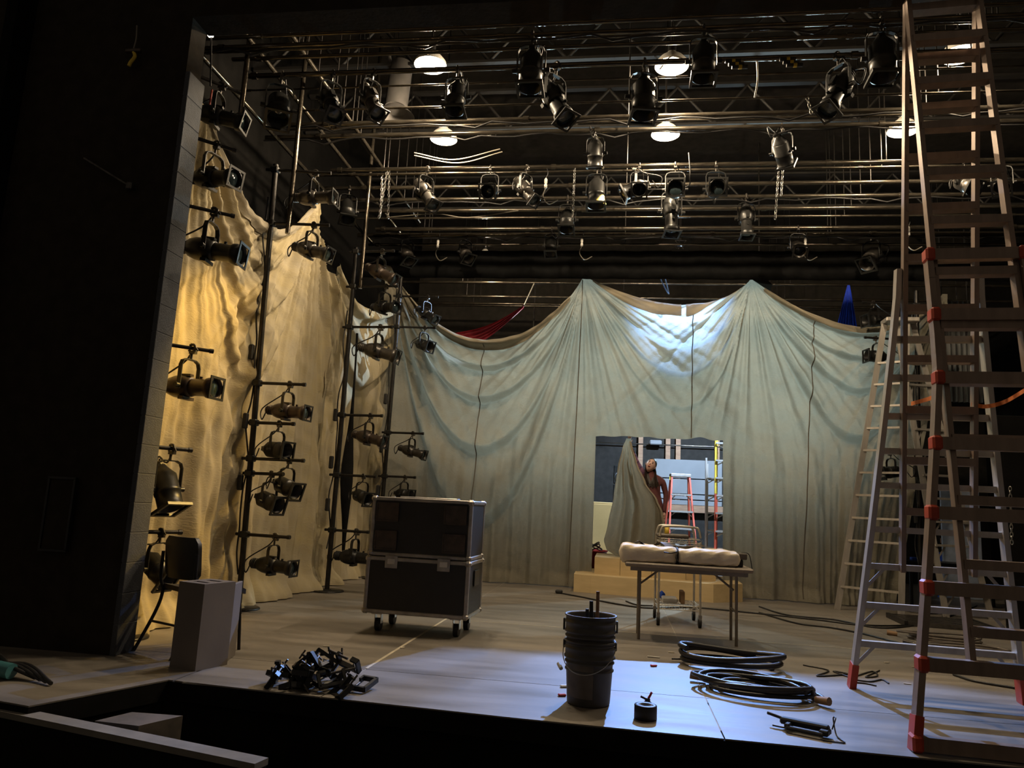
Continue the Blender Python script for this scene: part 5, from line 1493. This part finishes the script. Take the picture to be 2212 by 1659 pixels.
def hair_t(a):                       # how far down the hairline reaches, front short, back long
    f = max(0, -math.sin(a)) ** 1.5
    return 1.75 - .95 * f
for j in range(13):
    row = []
    for a in np.linspace(0, 2 * math.pi, 41):
        t = hair_t(a) * j / 12
        row.append(hp(.087 * math.sin(t) * math.cos(a), .012 + .104 * math.sin(t) * math.sin(a), .004 + .124 * math.cos(t)))
    P.append(row)
hr.grid(P)
# long hair down the back and forward over both shoulders
for (a0, a1, x1, y1, z1, spread) in ((R(-25), R(60), .05, -.10, -.34, .07), (R(40), R(140), .01, .03, -.36, .12), (R(120), R(205), -.06, -.11, -.30, .06)):
    P = []
    for j in range(15):
        t = j / 14; row = []
        for k, a in enumerate(np.linspace(a0, a1, 16)):
            s0_ = hp(.087 * math.cos(a), .012 + .104 * math.sin(a), .0)
            u = k / 15 * 2 - 1
            e_ = hp(0, 0, 0) + Vector((x1 - u * spread, y1 + .02 * math.cos(u * 2) + .05 * math.sin(a), z1 + .02 * math.sin(k * 2.1)))
            p_ = s0_.lerp(e_, t) + Vector((.012 * math.sin(t * 9 + k) * t, -.04 * math.sin(t * math.pi) * (1 if y1 < 0 else -.3), 0))
            row.append(p_)
        P.append(row)
    hr.grid(P)
hr.build('hair', M['hair'], pr)

# ================================================================== clutter in the right wing
def flat(label, c, d, m_, name='scenic_flat', rz=0):
    t = thing(name, label, 'panel', (c[0], c[1], c[2] - d[2] / 2), rz)
    MB().rbox((0, 0, d[2] / 2), d, .006).build('face', M[m_], t)
    MB().box((0, d[1] / 2 + .02, d[2] / 2), (d[0], .03, .08)).build('batten', M['wood'], t)
    return t
flat('pale blue-lit panel standing far behind the giant ladder', ((5.810, 14.000, 2.935)[0], 14.0, .95), (.62, .05, 1.9), 'bluelitpanel')
flat('blue-lit board hanging high behind the giant ladder', ((5.689, 13.600, 4.458)[0], 13.6, (5.689, 13.600, 4.458)[2]), (.62, .05, .42), 'bluelitpanel', 'hanging_board')
hb = bpy.data.objects['hanging_board']
for sx in (-.25, .25):
    MB().cyl((sx, .05, .35), (sx, .05, 7.605 - hb.location.z), .006, n=5).build('hanging_wire', M['cable'], hb)
flat('dark grey door panel at the right edge behind the giant ladder', ((4.582, 9.500, 2.031)[0] + .25, 9.5, 1.25), (.9, .05, 2.5), 'blackwall')
P = []
for z in np.linspace(4.9, 3.2, 6):
    P.append([((5.212, 13.000, 5.306)[0] + .6 * i / 40, 13.0 + .04 * math.sin(i * 1.2), z) for i in range(41)])
tag(MB().grid(P).build('grey_curtain', M['greypanel']), 'short grey pleated curtain high behind the giant ladder', 'curtain')
cx0 = (5.212, 13.000, 5.306)
for dx in (.05, .55):
    MB().cyl((cx0[0] + dx, 13.0, 4.88), (cx0[0] + dx, 13.0, 7.605), .006, n=5).build('hanging_wire', M['cable'], bpy.data.objects['grey_curtain'])
tag(MB().rbox(Vector((5.612, 13.550, 4.363)), (.38, .04, .20), .005).build('cardboard_sheet', M['card']), 'brown cardboard sheet wedged below the blue-lit board', 'cardboard')
tag(MB().rbox(Vector((5.880, 13.550, 4.385)), (.10, .03, .26), .005).build('white_sign', M['white']), 'small white sheet beside the brown cardboard', 'sheet')
rc = thing('road_trunk', 'black road trunk standing behind the giant ladder at the right edge', 'case', ((5.326, 11.661, 0.000)[0] + .2, 8.6, 0))
MB().rbox((0, 0, .62), (1.1, .6, .95), .01).build('body', M['casepanel'], rc)
for z in (.16, 1.09):
    MB().rbox((0, -.30, z), (1.12, .03, .04), .005).build('edge_trim', M['fix'], rc)
for sx in (-1, 1):
    MB().cyl((sx * .45 - .02, -.2, .07), (sx * .45 + .02, -.2, .07), .07, n=14).build('caster', M['rubber'], rc)
ch0 = (3.916, 8.270, 1.600)
chain('steel chain hanging before the road trunk at the right', ch0, (3.903, 8.270, 1.035))
tag(MB().cyl(Vector((5.507, 14.102, 0.000)) * 1, Vector((5.507, 14.102, 0.000)) + V(0, 0, .75), .07, n=16).build('blue_tube', M['bluepaint']), 'bright blue plastic tube standing behind the giant ladder', 'tube')
tag(MB().rbox(Vector(((4.661, 12.600, 0.798)[0], 12.6, .672)), (.34, .1, .05), .01).build('blue_tray', M['bluepaint']), 'small blue strip-like tray behind the giant ladder', 'tray')
tb2 = thing('work_table', 'dark work table standing behind the drop end on the right', 'table', ((5.077, 13.840, 0.000)[0], 12.6, 0))
MB().rbox((0, 0, .62), (1.6, .7, .05), .01).build('tabletop', M['fix'], tb2)
for sx in (-1, 1):
    for sy in (-1, 1):
        MB().cyl((sx * .7, sy * .3, 0), (sx * .7, sy * .3, .6), .025, n=8).build('leg', M['fix'], tb2)
wb_ = (4.787, 14.557, 0.000)
tag(MB().lathe([(0, 0), (.13, 0), (.15, .30), (.16, .30), (.16, .32), (.14, .32), (.12, .02), (0, .02)], 'Z', 20).build('white_bucket', M['white'], None, (wb_[0], wb_[1], 0)), 'white bucket standing behind the right end of the drop', 'bucket')
# stacked steel deck grilles on the floor under the giant ladder
gs = thing('deck_grille', 'stack of dark steel slatted deck lying under the giant ladder', 'grille', ((3.898, 9.886, 0.000)[0], (3.898, 9.886, 0.000)[1] + .2, 0), R(-4))
for k in range(9):
    MB().box((0, -.36 + .09 * k, .03), (.95, .035, .05)).build('slat', M['fixgrey'], gs)
for sx in (-1, 1):
    MB().box((sx * .48, 0, .03), (.04, .80, .06)).build('side_bar', M['fix'], gs)
# backstage uprights
for i, (x, y, l) in enumerate((((6.135, 13.793, 0.000)[0], 12.2, 'first grey upright pipe behind the right wing clutter'), ((6.573, 14.050, 0.000)[0], 11.5, 'second grey upright pipe behind the right wing clutter'))):
    tag(MB().cyl((x, y, 0), (x, y, 5.2), .03, n=10).build('upright_pipe', M['pipe']), l, 'pipe', 'uprights in the right wing')
